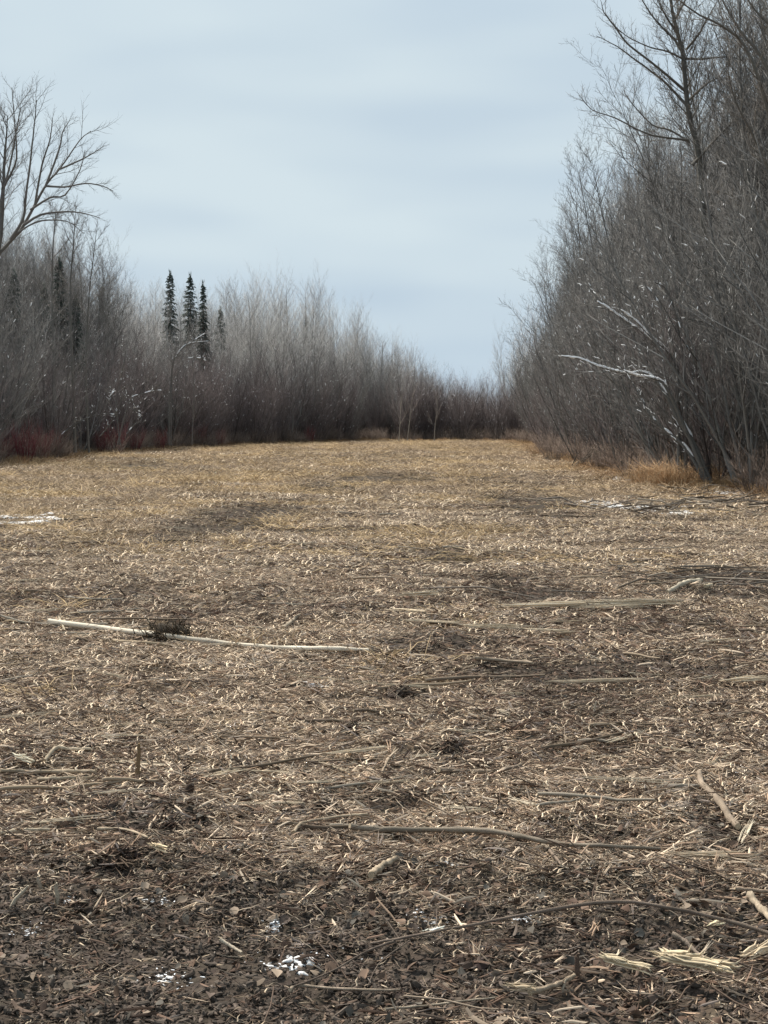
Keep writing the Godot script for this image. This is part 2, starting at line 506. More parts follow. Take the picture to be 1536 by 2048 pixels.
func chip_meshes() -> Array:
	var w := Color(1, 1, 1)
	var out := []
	for k in 7:
		var b := MB.new()
		if k < 3:                                        # split wood, pointed at both ends
			var bend := rf(-0.07, 0.07)
			tube(b, PackedVector3Array([Vector3(-0.5, 0, rf(-0.05, 0.05)), Vector3(-0.33, rf(0, 0.05), bend), Vector3(0.05, rf(-0.02, 0.05), bend * 1.6), Vector3(0.34, 0.02, bend), Vector3(0.5, rf(-0.03, 0.06), 0)]),
				PackedFloat32Array([0.012, 0.055, 0.06, 0.04, 0.0]), 4, w * rf(0.8, 1.0), w, true, w, 0.42)
		elif k == 3:                                     # a short block
			tube(b, PackedVector3Array([Vector3(-0.5, 0, 0.05), Vector3(-0.42, 0, 0), Vector3(0.1, 0.03, -0.04), Vector3(0.5, 0, 0.03)]), PackedFloat32Array([0.10, 0.2, 0.22, 0.12]), 5, w, w * 0.85, true, w, 0.3)
		elif k == 4:                                     # a bent strip of bark
			tube(b, PackedVector3Array([Vector3(-0.5, 0.1, 0), Vector3(-0.2, 0.0, 0.06), Vector3(0.15, 0.04, 0.0), Vector3(0.5, 0.17, -0.1)]), PackedFloat32Array([0.05, 0.09, 0.09, 0.03]), 4, w, w * 0.8, true, w, 0.28)
		elif k == 5:                                     # a bit of twig
			tube(b, PackedVector3Array([Vector3(-0.5, 0, 0), Vector3(-0.15, 0.04, 0.05), Vector3(0.2, 0.0, -0.02), Vector3(0.5, 0.06, 0.06)]), PackedFloat32Array([0.028, 0.028, 0.022, 0.014]), 4, w * 0.8, w, true, w * 1.6)
		else:                                            # shredded fibres hanging together
			for s in 4:
				var y := rf(-0.03, 0.07); var z := rf(-0.09, 0.09)
				tube(b, PackedVector3Array([Vector3(rf(-0.55, -0.3), y, z), Vector3(0, y + rf(-0.02, 0.03), z * 0.6), Vector3(rf(0.3, 0.55), y + rf(-0.05, 0.12), z * 1.8)]), PackedFloat32Array([0.01, 0.026, 0.0]), 3, w * rf(0.7, 1.1), w)
		out.append(facet(b) if k < 5 else b)
	return out

func leaf_mesh(kind: int) -> MB:
	var b := MB.new()
	var nl := 5
	var curl := rf(0.25, 0.6)
	for side in 2:                                       # a curled blade with an upper and an under face 1 mm apart
		var first := b.v.size()
		for k in nl + 1:
			var t := float(k) / nl
			var w := 0.36 * sin(PI * pow(t, 0.8)) * (1.0 + (0.22 if k % 2 else -0.14) * kind) + 0.012
			for s in 3:
				var u := float(s - 1)
				var y := curl * 0.5 * u * u * w * 1.8 + 0.16 * sin(t * 3.4 + kind) * (t - 0.4) + (0.0 if side == 0 else -0.014)
				b.v.append(Vector3(t - 0.5, y, u * w))
				b.n.append((Vector3(-0.2, 1, -u * curl * 1.2) * (1.0 if side == 0 else -1.0)).normalized())
				var g := 1.0 if s != 1 else 0.75
				b.c.append(Color(g, g, g))
		for k in nl:
			for s in 2:
				var a := first + k * 3 + s
				if side == 0:
					b.i.append_array([a, a + 3, a + 4, a, a + 4, a + 1])
				else:
					b.i.append_array([a, a + 4, a + 3, a, a + 1, a + 4])
	return b

func straw_mesh(kind: int) -> MB:
	var b := MB.new()
	for k in 22:
		var a := R.randf() * TAU
		var p := Vector3(rf(-0.3, 0.3), 0.0, rf(-0.3, 0.3))
		var L := rf(0.2, 0.55)
		var lift := rf(0.02, 0.30) if kind == 0 else rf(0.2, 0.9)
		var d := Vector3(cos(a), lift, sin(a)).normalized()
		var q := p + d * L * 0.5 + Vector3.UP * 0.015
		var e := q + (d + Vector3.DOWN * rf(0.1, 0.6) + rv() * 0.25).normalized() * L * 0.5
		var c := Color(1, 1, 1) * rf(0.65, 1.25)
		tube(b, PackedVector3Array([p, q, e]), PackedFloat32Array([0.006, 0.005, 0.0]), 3, c * 0.8, c)
	return b

func chip_color(pale: float, d: float) -> Color:
	var r := R.randf()
	var c: Color
	if r < 0.28 * pale: c = Color(0.80, 0.64, 0.48)
	elif r < 0.57 * pale: c = Color(0.46, 0.325, 0.23)
	elif r < 0.64: c = Color(0.225, 0.148, 0.108)
	elif r < 0.76: c = Color(0.285, 0.235, 0.205)
	elif r < 0.92: c = Color(0.125, 0.082, 0.061)
	else: c = Color(0.065, 0.048, 0.037)
	return c * rf(0.75, 1.2)

func build_cover() -> void:
	var mulch := base("wood_mulch")
	tag(mulch, "shredded wood chips, bark strips and splinters covering the clearing", "mulch", "", "stuff")
	var chips := chip_meshes()
	var bufs := []
	for k in chips.size(): bufs.append(PackedFloat32Array())
	var bands := [[3.1, 5.5, 7000, 0.90], [5.5, 9.0, 5200, 1.0], [9.0, 15.0, 2500, 1.25], [15.0, 26.0, 1000, 1.35], [26.0, 50.0, 230, 1.8], [50.0, 90.0, 30, 2.6]]
	for bd in bands:
		var d0: float = bd[0]; var d1: float = bd[1]
		var hw := d1 * 0.29 + 0.6
		var cnt := int((d1 - d0) * hw * 2.0 * bd[2])
		for k in cnt:
			var d := rf(d0, d1)
			var x := rf(-hw, hw)
			if absf(x) > d * 0.29 + 0.6: continue
			var z := -d
			var so := soil(x, z)
			var clump := maxf(0.42 + 1.5 * n_patch.get_noise_2d(x * 1.1 + 7.0, z * 2.6), 0.05)
			if R.randf() < so * (0.82 if d > 5.6 else 0.9) or R.randf() > clump + 0.45: continue
			if R.randf() < straw(x, z) * (0.5 if d < 26.0 else 0.75): continue
			if R.randf() < 0.55 * clampf((4.9 - d - 0.55 * x) / 0.6, 0.0, 1.0): continue
			var kind: int = [0, 0, 1, 1, 2, 2, 6, 6, 6, 6, 5, 5, 4, 5, 0, 1, 2, 6][R.randi() % 18]
			var L: float = 0.022 * exp(absf(R.randfn(0.0, 0.66)) ) * rf(1.0, 2.1) * bd[3]
			if R.randf() < 0.05: L *= 2.1
			L = minf(L, 0.17 * bd[3])
			if kind == 3: L = minf(L, 0.06)
			elif kind == 4: L = minf(L, 0.085)
			var wd: float = clampf(L * rf(0.4, 1.3), 0.018, 0.085) * bd[3]
			if kind == 6: wd = clampf(L * rf(0.5, 1.1), 0.05, 0.16)
			elif kind >= 4: wd = clampf(L * 0.8, 0.04, 0.10)
			if kind == 5: L *= 1.9
			var bs := Basis(Vector3.UP, R.randfn(0.0, 0.75)) * Basis(Vector3.BACK, R.randfn(0.0, 0.30)) * Basis(Vector3.RIGHT, R.randf() * TAU if kind != 4 else rf(-0.5, 0.5))
			bs = bs * Basis.from_scale(Vector3(L, wd, wd))
			var pale := clampf(1.0 + 1.0 * n_patch.get_noise_2d(x * 0.9 + 70.0, z * 0.9) - 0.6 * so, 0.15, 1.6)
			if d < 5.2: pale *= clampf((d - 2.4) / 2.8, 0.4, 1.0) + 0.25 * clampf(x, 0.0, 1.0)
			var c := chip_color(pale, d)
			if kind == 4 or kind == 5: c = c.lerp(Color(0.12, 0.09, 0.07), 0.65)
			pack(bufs[kind], bs, Vector3(x, hgt(x, z) + rf(-0.003, 0.018) + L * 0.05, z), c)
	var names := ["splinters", "splinters", "splinters", "wood_chips", "bark_strips", "twig_bits", "wood_fibres"]
	var total := 0
	for k in chips.size():
		multi(names[k], chips[k].mesh(M.wood), bufs[k], mulch)
		total += bufs[k].size() / 16
	for kind in 3:
		var sb := MB.new()
		for k in 13:
			var a := R.randf() * TAU
			var p := Vector3(rf(-0.5, 0.5), rf(0.0, 0.10), rf(-0.5, 0.5))
			var dd := Vector3(cos(a), R.randfn(0.0, 0.2), sin(a)).normalized()
			var L := rf(0.16, 0.62)
			var m := p + dd * L * 0.5 + rv() * 0.05
			var r := rf(0.012, 0.034)
			var c: Color = [Color(0.80, 0.66, 0.50), Color(0.47, 0.34, 0.24), Color(0.30, 0.25, 0.21), Color(0.78, 0.63, 0.46), Color(0.45, 0.33, 0.235), Color(0.22, 0.15, 0.11), Color(0.70, 0.57, 0.42), Color(0.40, 0.31, 0.23), Color(0.125, 0.085, 0.062), Color(0.50, 0.39, 0.28), Color(0.32, 0.27, 0.23), Color(0.62, 0.49, 0.35), Color(0.20, 0.14, 0.10)][k] * rf(0.85, 1.2)
			tube(sb, PackedVector3Array([p, p.lerp(m, 0.4) + rv() * 0.02, m, m + (dd + rv() * 0.45).normalized() * L * 0.5]), PackedFloat32Array([r * 0.4, r, r * 0.8, 0.0]), 3, c, c * rf(0.8, 1.1), false, c, 0.6)
		var buf := PackedFloat32Array()
		for bd in [[3.1, 5.5, 900, 0.07], [5.5, 9.0, 560, 0.095], [9.0, 15.0, 330, 0.12], [15.0, 26.0, 120, 0.18], [26.0, 45.0, 34, 0.27], [45.0, 80.0, 8, 0.42]]:
			var d0: float = bd[0]; var d1: float = bd[1]
			var hw := d1 * 0.29 + 0.6
			for k in int((d1 - d0) * hw * 2.0 * bd[2]):
				var d := rf(d0, d1)
				var x := rf(-hw, hw)
				if absf(x) > d * 0.29 + 0.6 or x > edge_r(d) + 1.5: continue
				var z := -d
				var so := soil(x, z)
				if R.randf() < so * (0.92 if d > 5.6 else 0.72) or R.randf() > maxf(0.52 + 1.5 * n_patch.get_noise_2d(x * 1.1 + 7.0, z * 2.6), 0.22): continue
				if d > 18.0 and R.randf() < straw(x, z) * 0.6: continue
				if R.randf() < 0.7 * clampf((4.9 - d - 0.55 * x) / 0.6, 0.0, 1.0): continue
				var sz: float = bd[3] * rf(0.7, 1.5)
				var tone := rf(0.62, 1.42) * (1.0 - 0.5 * so)
				pack(buf, Basis(Vector3.UP, R.randfn(0.0, 0.5) + (PI if R.randf() < 0.5 else 0.0)) * Basis.from_scale(Vector3(sz * rf(1.0, 1.9), sz, sz)), Vector3(x, hgt(x, z) + rf(-0.004, 0.012), z), Color(tone, tone, tone))
		multi("shreds", sb.mesh(M.wood), buf, mulch)
		total += buf.size() / 16
	# dead leaves, thick on the dark ground close by
	var leaves := base("dead_leaves")
	tag(leaves, "curled brown dead leaves strewn over the dark ground in front", "leaves", "", "stuff")
	for k in 2:
		var buf := PackedFloat32Array()
		for j in 15000:
			var d := 3.1 + pow(R.randf(), 1.7) * 9.0
			var x := rf(-1, 1) * (d * 0.29 + 0.5)
			var z := -d
			var so := soil(x, z)
			var mud := clampf((4.75 - d - 0.25 * x) / 0.5, 0.0, 1.0)
			if R.randf() > (0.10 + so * 0.62) * (1.0 - 0.8 * mud): continue
			if d > 7.0 and R.randf() > 0.5: continue
			var s := 0.014 + 0.036 * pow(R.randf(), 2.5)
			var bs := Basis(Vector3.UP, R.randf() * TAU) * Basis(Vector3.BACK, R.randfn(0.0, 0.5)) * Basis(Vector3.RIGHT, R.randfn(0.0, 0.6) + (PI if R.randf() < 0.4 else 0.0)) * Basis.from_scale(Vector3(s, s, s))
			var c: Color = [Color(0.115, 0.074, 0.054), Color(0.15, 0.102, 0.074), Color(0.085, 0.064, 0.052), Color(0.21, 0.165, 0.125), Color(0.11, 0.098, 0.083)][R.randi() % 5]
			pack(buf, bs, Vector3(x, hgt(x, z) + rf(0.002, 0.02), z), c * rf(0.7, 1.5))
		multi("leaf_litter", leaf_mesh(k).mesh(M.leaf), buf, leaves)
		total += buf.size() / 16
	# clods of earth where the soil shows
	var earth := base("earth_clods")
	tag(earth, "crumbled clods of dark soil where the mulch is thin", "soil", "", "stuff")
	var cb := MB.new()
	tube(cb, PackedVector3Array([Vector3(-0.5, 0, 0), Vector3(-0.3, 0.06, 0.05), Vector3(0.1, -0.03, 0.02), Vector3(0.38, 0.05, -0.04), Vector3(0.5, 0, 0)]), PackedFloat32Array([0.12, 0.36, 0.45, 0.3, 0.0]), 6, Color(1, 1, 1), Color(0.8, 0.8, 0.8), true, Color(0.9, 0.9, 0.9))
	var ebuf := PackedFloat32Array()
	for j in 90000:
		var d := 3.1 + pow(R.randf(), 1.5) * 17.0
		var x := rf(-1, 1) * (d * 0.29 + 0.5)
		var so := soil(x, -d)
		if R.randf() > so * 0.9: continue
		var s := 0.006 + 0.016 * pow(R.randf(), 2.5)
		if R.randf() < 0.02: s *= 1.5
		pack(ebuf, Basis(rv().normalized(), R.randf() * TAU) * Basis.from_scale(Vector3(s * rf(1, 2.2), s * rf(0.5, 1.0), s)), Vector3(x, hgt(x, -d) + s * 0.1, -d), Color(0.070, 0.057, 0.047) * rf(0.5, 1.8))
	for j in 70000:                                      # fine crumbs of the muddy corner
		var d := rf(3.1, 5.3)
		var x := rf(-1, 1) * (d * 0.29 + 0.4)
		if R.randf() > clampf((5.0 - d - 0.55 * x) / 0.6, 0.0, 1.0) * (0.5 + n_fine.get_noise_2d(x * 0.8, d * 0.8) * 1.2): continue
		var s := 0.004 + 0.011 * pow(R.randf(), 2.0)
		pack(ebuf, Basis(Vector3.UP, R.randf() * TAU) * Basis(Vector3.BACK, R.randfn(0.0, 0.4)) * Basis.from_scale(Vector3(s * rf(1, 2.6), s * rf(0.35, 0.9), s * rf(0.8, 1.4))), Vector3(x, hgt(x, -d) + s * 0.15, -d), Color(0.085, 0.066, 0.054) * rf(0.35, 2.0))
	for k in cb.v.size(): cb.v[k] *= Vector3(rf(0.75, 1.25), rf(0.7, 1.3), rf(0.75, 1.25))
	multi("clods", facet(cb).mesh(M.soil), ebuf, earth)
	# dry grass, lying flat over the far half
	var grass := base("dry_grass")
	tag(grass, "flattened straw coloured dry grass over the far half of the clearing", "grass", "", "stuff")
	for kind in 2:
		var buf := PackedFloat32Array()
		for bd in [[7.0, 15.0, 16.0, 0.55], [15.0, 30.0, 42.0, 0.75], [30.0, 60.0, 20.0, 1.15], [60.0, 105.0, 7.0, 1.9], [105.0, 142.0, 6.0, 2.2]]:
			var d0: float = bd[0]; var d1: float = bd[1]
			var hw := d1 * 0.30 + 1.0
			for k in int((d1 - d0) * hw * 2.0 * bd[2]):
				var d := rf(d0, d1)
				var x := rf(-hw, hw)
				var z := -d
				if x > edge_r(d) + 0.5 or x < edge_l(d) - 0.5 or absf(x) > d * 0.30 + 1.0: continue
				var so := soil(x, z)
				var st := straw(x, z)
				if R.randf() > st * 1.1 * (0.6 + 1.6 * n_mid.get_noise_2d(x * 0.35, z * 0.7)) + 0.12 or R.randf() < so * 0.95: continue
				if kind == 1 and R.randf() < 0.75: continue
				var s: float = bd[3] * rf(0.6, 1.3)
				var side := clampf(minf(edge_r(d) - x, x - edge_l(d)) / 3.0, 0.0, 1.0)
				var c := Color(0.58, 0.43, 0.25).lerp(Color(0.40, 0.31, 0.225), clampf(0.5 + 1.6 * n_patch.get_noise_2d(x * 0.5, z * 0.8 + 55.0) + rf(-0.3, 0.3), 0.0, 1.0)).lerp(Color(0.42, 0.25, 0.12), (1.0 - side) * 0.7)
				pack(buf, Basis(Vector3.UP, R.randf() * TAU) * Basis.from_scale(Vector3(s, minf(s, 1.2) * rf(0.4, 1.0), s)), Vector3(x, hgt(x, z), z), c * rf(0.5, 1.3))
		multi("flattened_grass" if kind == 0 else "grass_tufts", straw_mesh(kind).mesh(M.straw), buf, grass)
		total += buf.size() / 16
	# taller dead grass fringing the thickets
	var fb := MB.new()
	for k in 40:
		var q := Vector3(R.randfn(0, 0.22), -0.03, R.randfn(0, 0.22))
		var dir := Vector3(R.randfn(0, 0.35), 1, R.randfn(0, 0.35)).normalized()
		var L := rf(0.35, 1.0)
		var c := Color(1, 1, 1) * rf(0.5, 1.3)
		var e := q + dir * L * 0.55
		tube(fb, PackedVector3Array([q, e, e + (dir + Vector3(R.randfn(0, 0.8), rf(-1.4, -0.1), R.randfn(0, 0.8))).normalized() * L * 0.45]), PackedFloat32Array([0.006, 0.005, 0.0]), 3, c * 0.75, c)
	var fbuf := PackedFloat32Array()
	for k in 2600:
		var left := R.randf() < 0.6
		var d := rf(52.0, 140.0) if left else rf(28.0, 132.0)
		var x := edge_l(d) + R.randfn(0.3, 0.9) if left else edge_r(d) + R.randfn(-0.2, 0.7)
		if R.randf() < 0.15:
			x = rf(-3.0, 14.0); d = rf(131.0, 140.0)
		if n_patch.get_noise_2d(d * 1.2, 30.0 if left else 90.0) < -0.12: continue
		var sc := rf(0.35, 0.95)
		var c := Color(0.50, 0.37, 0.215).lerp(Color(0.36, 0.205, 0.11), R.randf()) * rf(0.6, 1.15)
		pack(fbuf, Basis(Vector3.UP, R.randf() * TAU) * Basis.from_scale(Vector3(sc, sc * rf(0.5, 1.0), sc)), Vector3(x, hgt(x, -d), -d), c)
	multi("fringe_grass", fb.mesh(M.straw), fbuf, grass)
	print("cover instances ", total + ebuf.size() / 16)


# ------------------------------------------------------------------ sticks, logs and splinters
func ground_path(px: Array, lift: float) -> PackedVector3Array:
	var out := PackedVector3Array()
	for k in px.size():
		var a: Array = px[k]
		var up: float = lift + (a[2] if a.size() > 2 else 0.0)
		out.append(gp(a[0], a[1], up))
	return out

func smooth(p: PackedVector3Array, per: int, wob: float) -> PackedVector3Array:
	var out := PackedVector3Array()
	for k in p.size() - 1:
		for j in per:
			var q := p[k].cubic_interpolate(p[k + 1], p[maxi(k - 1, 0)], p[mini(k + 2, p.size() - 1)], float(j) / per)
			out.append(q + rv() * wob)
	out.append(p[-1])
	return out

# px: points of the photograph; w0, w1: thickness there in its pixels
func stick(called: String, px: Array, w0: float, w1: float, col: Color, label: String, cat: String, group := "", twigs := [], mat: Material = null, lift := 0.0) -> Node3D:
	var raw := ground_path(px, 0.0)
	var mpp := 0.0
	for p in raw: mpp += -p.z / F / raw.size()
	var r0 := w0 * 0.5 * mpp
	var r1 := w1 * 0.5 * mpp
	for k in raw.size(): raw[k].y += r0 * 0.8 + 0.028 + lift
	var o := base(called, raw[0])
	var b := MB.new()
	stick_shape(b, raw, r0, r1, col, raw[0])
	var main := part("stem", b.mesh(mat if mat else M.bark), o)
	for t in twigs:
		var tb := MB.new()
		var tr := ground_path(t.px, r0 * 0.7 + 0.012)
		stick_shape(tb, tr, t.w * 0.5 * mpp, t.w * 0.25 * mpp, col * 0.9, raw[0])
		part("side_twig", tb.mesh(M.bark), o)
	if twigs.is_empty():
		# one piece: the thing is its mesh
		remove_child(o)
		o.remove_child(main)
		main.name = o.name
		o.free()
		add_child(main, true)
		main.position = raw[0]
		return tag(main, label, cat, group)
	return tag(o, label, cat, group)

func stick_shape(b: MB, raw: PackedVector3Array, r0: float, r1: float, col: Color, origin: Vector3) -> void:
	var per := maxi(3, int(26.0 / raw.size()))
	var pts := smooth(raw, per, r0 * 0.12)
	var rads := PackedFloat32Array()
	for k in pts.size():
		pts[k] -= origin
		rads.append(lerpf(r0, r1, float(k) / (pts.size() - 1)) * rf(0.88, 1.12) * (1.25 if R.randf() < 0.12 else 1.0))
	var first := b.v.size()
	tube(b, pts, rads, 7, col * rf(1.1, 1.3), col * 1.2, true)
	for k in pts.size():
		var tone := rf(0.68, 1.22)
		for s in 7:
			var q := first + k * 7 + s
			var g := tone * rf(0.85, 1.15)
			b.c[q] = b.c[q] * g
			b.v[q] += b.n[q] * rads[k] * rf(-0.16, 0.16)

# a frayed pale length of split wood: strands side by side
func splinter_mesh(L: float, w: float, strands: int, col: Color) -> MB:
	var b := MB.new()
	for s in int(strands * 3.0) + 2:
		var a := -L * 0.5 + L * rf(0.0, 0.55)
		var e := minf(a + L * rf(0.3, 0.8), L * 0.5)
		var z := rf(-1.0, 1.0) * w * 0.5
		var y := rf(0.0, 0.6) * w
		var bend := rf(-0.03, 0.03) * L
		var r := w * rf(0.05, 0.16)
		var c := col * rf(0.6, 1.2)
		tube(b, PackedVector3Array([Vector3(a, y, z), Vector3(lerpf(a, e, 0.2), y * 0.7, z * 0.8 + bend * 0.5), Vector3(lerpf(a, e, 0.55), y, z * 0.7 + bend), Vector3(lerpf(a, e, 0.85), y * 1.1, z + bend * 0.4), Vector3(e, y * rf(0.5, 2.2), z * rf(0.4, 2.6))]),
			PackedFloat32Array([r * 0.3, r, r * 1.1, r * 0.8, 0.0]), 5, c, c * 0.95, true, c, 0.6)
	return b

func splinter(p0: Array, p1: Array, w: float, strands: int, col: Color, label: String, group := "") -> void:
	var a := gp(p0[0], p0[1]); var e := gp(p1[0], p1[1])
	var mpp := -(a.z + e.z) * 0.5 / F
	var o := MeshInstance3D.new()
	o.name = numbered("split_wood")
	o.mesh = splinter_mesh(a.distance_to(e), w * 1.7 * mpp, strands, col * 1.5).mesh(M.fibre)
	add_child(o, true)
	o.position = (a + e) * 0.5 + Vector3.UP * (w * mpp * 0.4 + 0.045)
	var d := (e - a).normalized()
	o.basis = Basis(d, d.cross(Vector3.FORWARD).cross(d).normalized(), d.cross(Vector3.UP).normalized()).orthonormalized() if false else Basis.looking_at(d, Vector3.UP) * Basis(Vector3.UP, PI / 2)
	tag(o, label, "split wood", group)

func upright(called: String, px: float, py: float, hpx: float, w: float, col: Color, label: String, cat: String, leanpx := 0.0) -> void:
	var a := gp(px, py)
	var mpp := -a.z / F
	var b := MB.new()
	var h := hpx * mpp
	var top := Vector3(leanpx * mpp, h, 0)
	tube(b, PackedVector3Array([Vector3(0, -0.03, 0), top * 0.4 + rv() * 0.004, top * 0.8 + rv() * 0.006, top]), PackedFloat32Array([w * 0.6 * mpp, w * 0.5 * mpp, w * 0.4 * mpp, w * 0.2 * mpp]), 6, col, col * 0.9, true, col * 1.5)
	for k in 3:
		var q := top * rf(0.1, 0.8)
		tube(b, PackedVector3Array([q, q + Vector3(rf(-0.2, 0.2) * h, rf(0.1, 0.3) * h, rf(-0.1, 0.1) * h)]), PackedFloat32Array([w * 0.2 * mpp, 0.0]), 4, col, col)
	var o := MeshInstance3D.new()
	o.name = numbered(called)
	o.mesh = b.mesh(M.bark)
	add_child(o, true)
	o.position = a
	tag(o, label, cat)

func snow_patch(px: float, py: float, hw: float, hh: float, label: String, group := "") -> void:
	var c := gp(px, py)
	var a := gp(px - hw, py); var e := gp(px + hw, py)
	var n0 := gp(px, py + hh); var f0 := gp(px, py - hh)
	var rx := a.distance_to(e) * 0.5
	var rz := maxf(absf(n0.z - f0.z) * 0.5, 0.06)
	var b := MB.new()
	var cells := clampi(int(maxf(rx, rz) / 0.006), 24, 72)
	var ns := FastNoiseLite.new()
	ns.seed = int(px * 7 + py)
	ns.frequency = (1.6 if -c.z > 8.0 else 2.6) / maxf(minf(rx, rz), 0.08)
	ns.fractal_octaves = 3
	var idx := {}
	var amp := clampf(minf(rx, rz) * 0.2, 0.04, 0.07) if -c.z > 8.0 else 0.026
	for j in cells + 1:
		for i in cells + 1:
			var u := (float(i) / cells * 2.0 - 1.0); var v := (float(j) / cells * 2.0 - 1.0)
			var x := c.x + u * rx; var z := c.z + v * rz
			var s := (0.52 if -c.z < 12.0 else 0.66) - (u * u + v * v) * 0.62 + ns.get_noise_2d(x * 0.6, z) * 1.5
			var y := hgt(x, z) - 0.03 + ns.get_noise_2d(x * 4.0, z * 4.0) * 0.004 + amp * clampf(s + 0.25, -0.2, 0.8) + 0.012
			idx[j * 100 + i] = b.v.size()
			b.v.append(Vector3(x - c.x, y - c.y, z - c.z)); b.n.append(Vector3.UP); b.c.append(Color(0.66, 0.66, 0.66) * clampf(0.60 + 0.5 * s + ns.get_noise_2d(x * 5.0, z * 5.0) * 0.3, 0.4, 1.0))
	for j in cells:
		for i in cells:
			var q: int = idx[j * 100 + i]; var r: int = idx[(j + 1) * 100 + i]
			var low := 0
			for w in [q, q + 1, r, r + 1]:
				if b.v[w].y + c.y < hgt(b.v[w].x + c.x, b.v[w].z + c.z) - 0.028: low += 1
			if low == 4: continue
			b.i.append_array([q, q + 1, r + 1, q, r + 1, r])
	for k in range(0, b.i.size(), 3):
		pass
	for j in range(1, cells):
		for i in range(1, cells):
			var dx := b.v[idx[j * 100 + i + 1]] - b.v[idx[j * 100 + i - 1]]
			var dz := b.v[idx[(j + 1) * 100 + i]] - b.v[idx[(j - 1) * 100 + i]]
			b.n[idx[j * 100 + i]] = dz.cross(dx).normalized()
	if b.i.is_empty():
		return
	var o := MeshInstance3D.new()
	o.name = numbered("snow_patch")
	o.mesh = b.mesh(M.snow)
	add_child(o, true)
	o.position = c
	tag(o, label, "snow", group)


# ------------------------------------------------------------------ limbs set by hand on the trees that stand out
func limb(out: Array, px: Array, d: float, dd: float, r0: float, r1: float, lv: int, S: Dictionary, origin: Vector3, snowy := 0.0) -> void:
	var raw := PackedVector3Array()
	for k in px.size():
		raw.append(wp(px[k][0], px[k][1], d + dd * float(k) / (px.size() - 1)) - origin)
	var pts := smooth(raw, 3, r0 * 0.12)
	var rads := PackedFloat32Array()
	var L := 0.0
	for k in pts.size():
		rads.append(lerpf(r0, r1, float(k) / (pts.size() - 1)))
		if k: L += pts[k].distance_to(pts[k - 1])
	var into: MB = out[1]
	if lv == 0:
		into = MB.new()
		out[3].append(into)
	tube(into, pts, rads, 7 if lv == 0 else 6, S.c[lv], S.c[mini(lv + 1, S.c.size() - 1)])
	if snowy > 0.0:
		var fine := smooth(pts, 3, 0.006)
		var run := PackedVector3Array()
		var rr := PackedFloat32Array()
		for k in fine.size():
			var q := float(k) / (fine.size() - 1)
			var dirn := (fine[mini(k + 1, fine.size() - 1)] - fine[maxi(k - 1, 0)]).normalized()
			var up := Vector3.UP - dirn * dirn.y
			var holds: bool = R.randf() < snowy + 0.28 and up.length() > 0.5 and k < fine.size() - 1
			if holds:
				var r := lerpf(r0, r1, q)
				run.append(fine[k] + up.normalized() * r * 0.75)
				rr.append(r * 0.55 + rf(0.010, 0.028))
			elif run.size() > 1:
				rr[0] *= 0.3
				rr[-1] = 0.0
				tube(out[2], run, rr, 5, Color(0.84, 0.86, 0.89), Color(0.84, 0.86, 0.89))
			if not holds:
				run = PackedVector3Array(); rr = PackedFloat32Array()
	spawn(out, pts, rads, L, lv, S)

func hero(called: String, at: Vector3, label: String, cat: String, out: Array, trunk_name := "trunk") -> Node3D:
	var o := base(called, at)
	for q in out[3]: part(trunk_name, q.mesh(M.bark_tree), o)
	if out[1].v.size(): part("crown", out[1].mesh(M.twig), o)
	if out[2].v.size(): part("snow", out[2].mesh(M.snow), o)
	return tag(o, label, cat)

func new_out() -> Array:
	return [MB.new(), MB.new(), MB.new(), []]


func sky_image() -> ImageTexture:
	var w := 1024
	var h := 512
	var im := Image.create(w, h, false, Image.FORMAT_RGBF)
	var a := FastNoiseLite.new()
	a.seed = 21; a.frequency = 1.6; a.fractal_octaves = 4
	var s := FastNoiseLite.new()
	s.seed = 22; s.frequency = 2.4; s.fractal_octaves = 3
	for j in h:
		var el := PI * 0.5 - PI * (j + 0.5) / h
		for i in w:
			var az := TAU * (i + 0.5) / w
			var dir := Vector3(cos(el) * cos(az), sin(el), cos(el) * sin(az))
			var y := maxf(dir.y, 0.0)
			# a layer of stratus seen from below: broad bands that grow thinner towards the horizon
			var pr := 1.0 / (y + 0.14)
			var c1 := a.get_noise_3d(dir.x * pr * 0.33, dir.z * pr * 0.33, 2.0)
			var c2 := s.get_noise_3d(dir.x * 1.4, y * 9.0, dir.z * 1.4)
			var t := clampf(0.5 + 0.55 * c1 + 0.75 * c2, 0.0, 1.0)
			var lo := Color(0.50, 0.615, 0.725)
			var hi := Color(0.65, 0.755, 0.81)
			var band := smoothstep(0.0, 0.16, y) * 0.62 + 0.08
			var c := lo.lerp(hi, clampf(band + (t - 0.5) * 0.75, 0.0, 1.0))
			c = c.lerp(Color(0.60, 0.735, 0.85), smoothstep(0.22, 0.5, y) * 0.6)
			if dir.y < 0.0: c = Color(0.42, 0.50, 0.57)
			im.set_pixel(i, j, c)
	return ImageTexture.create_from_image(im)


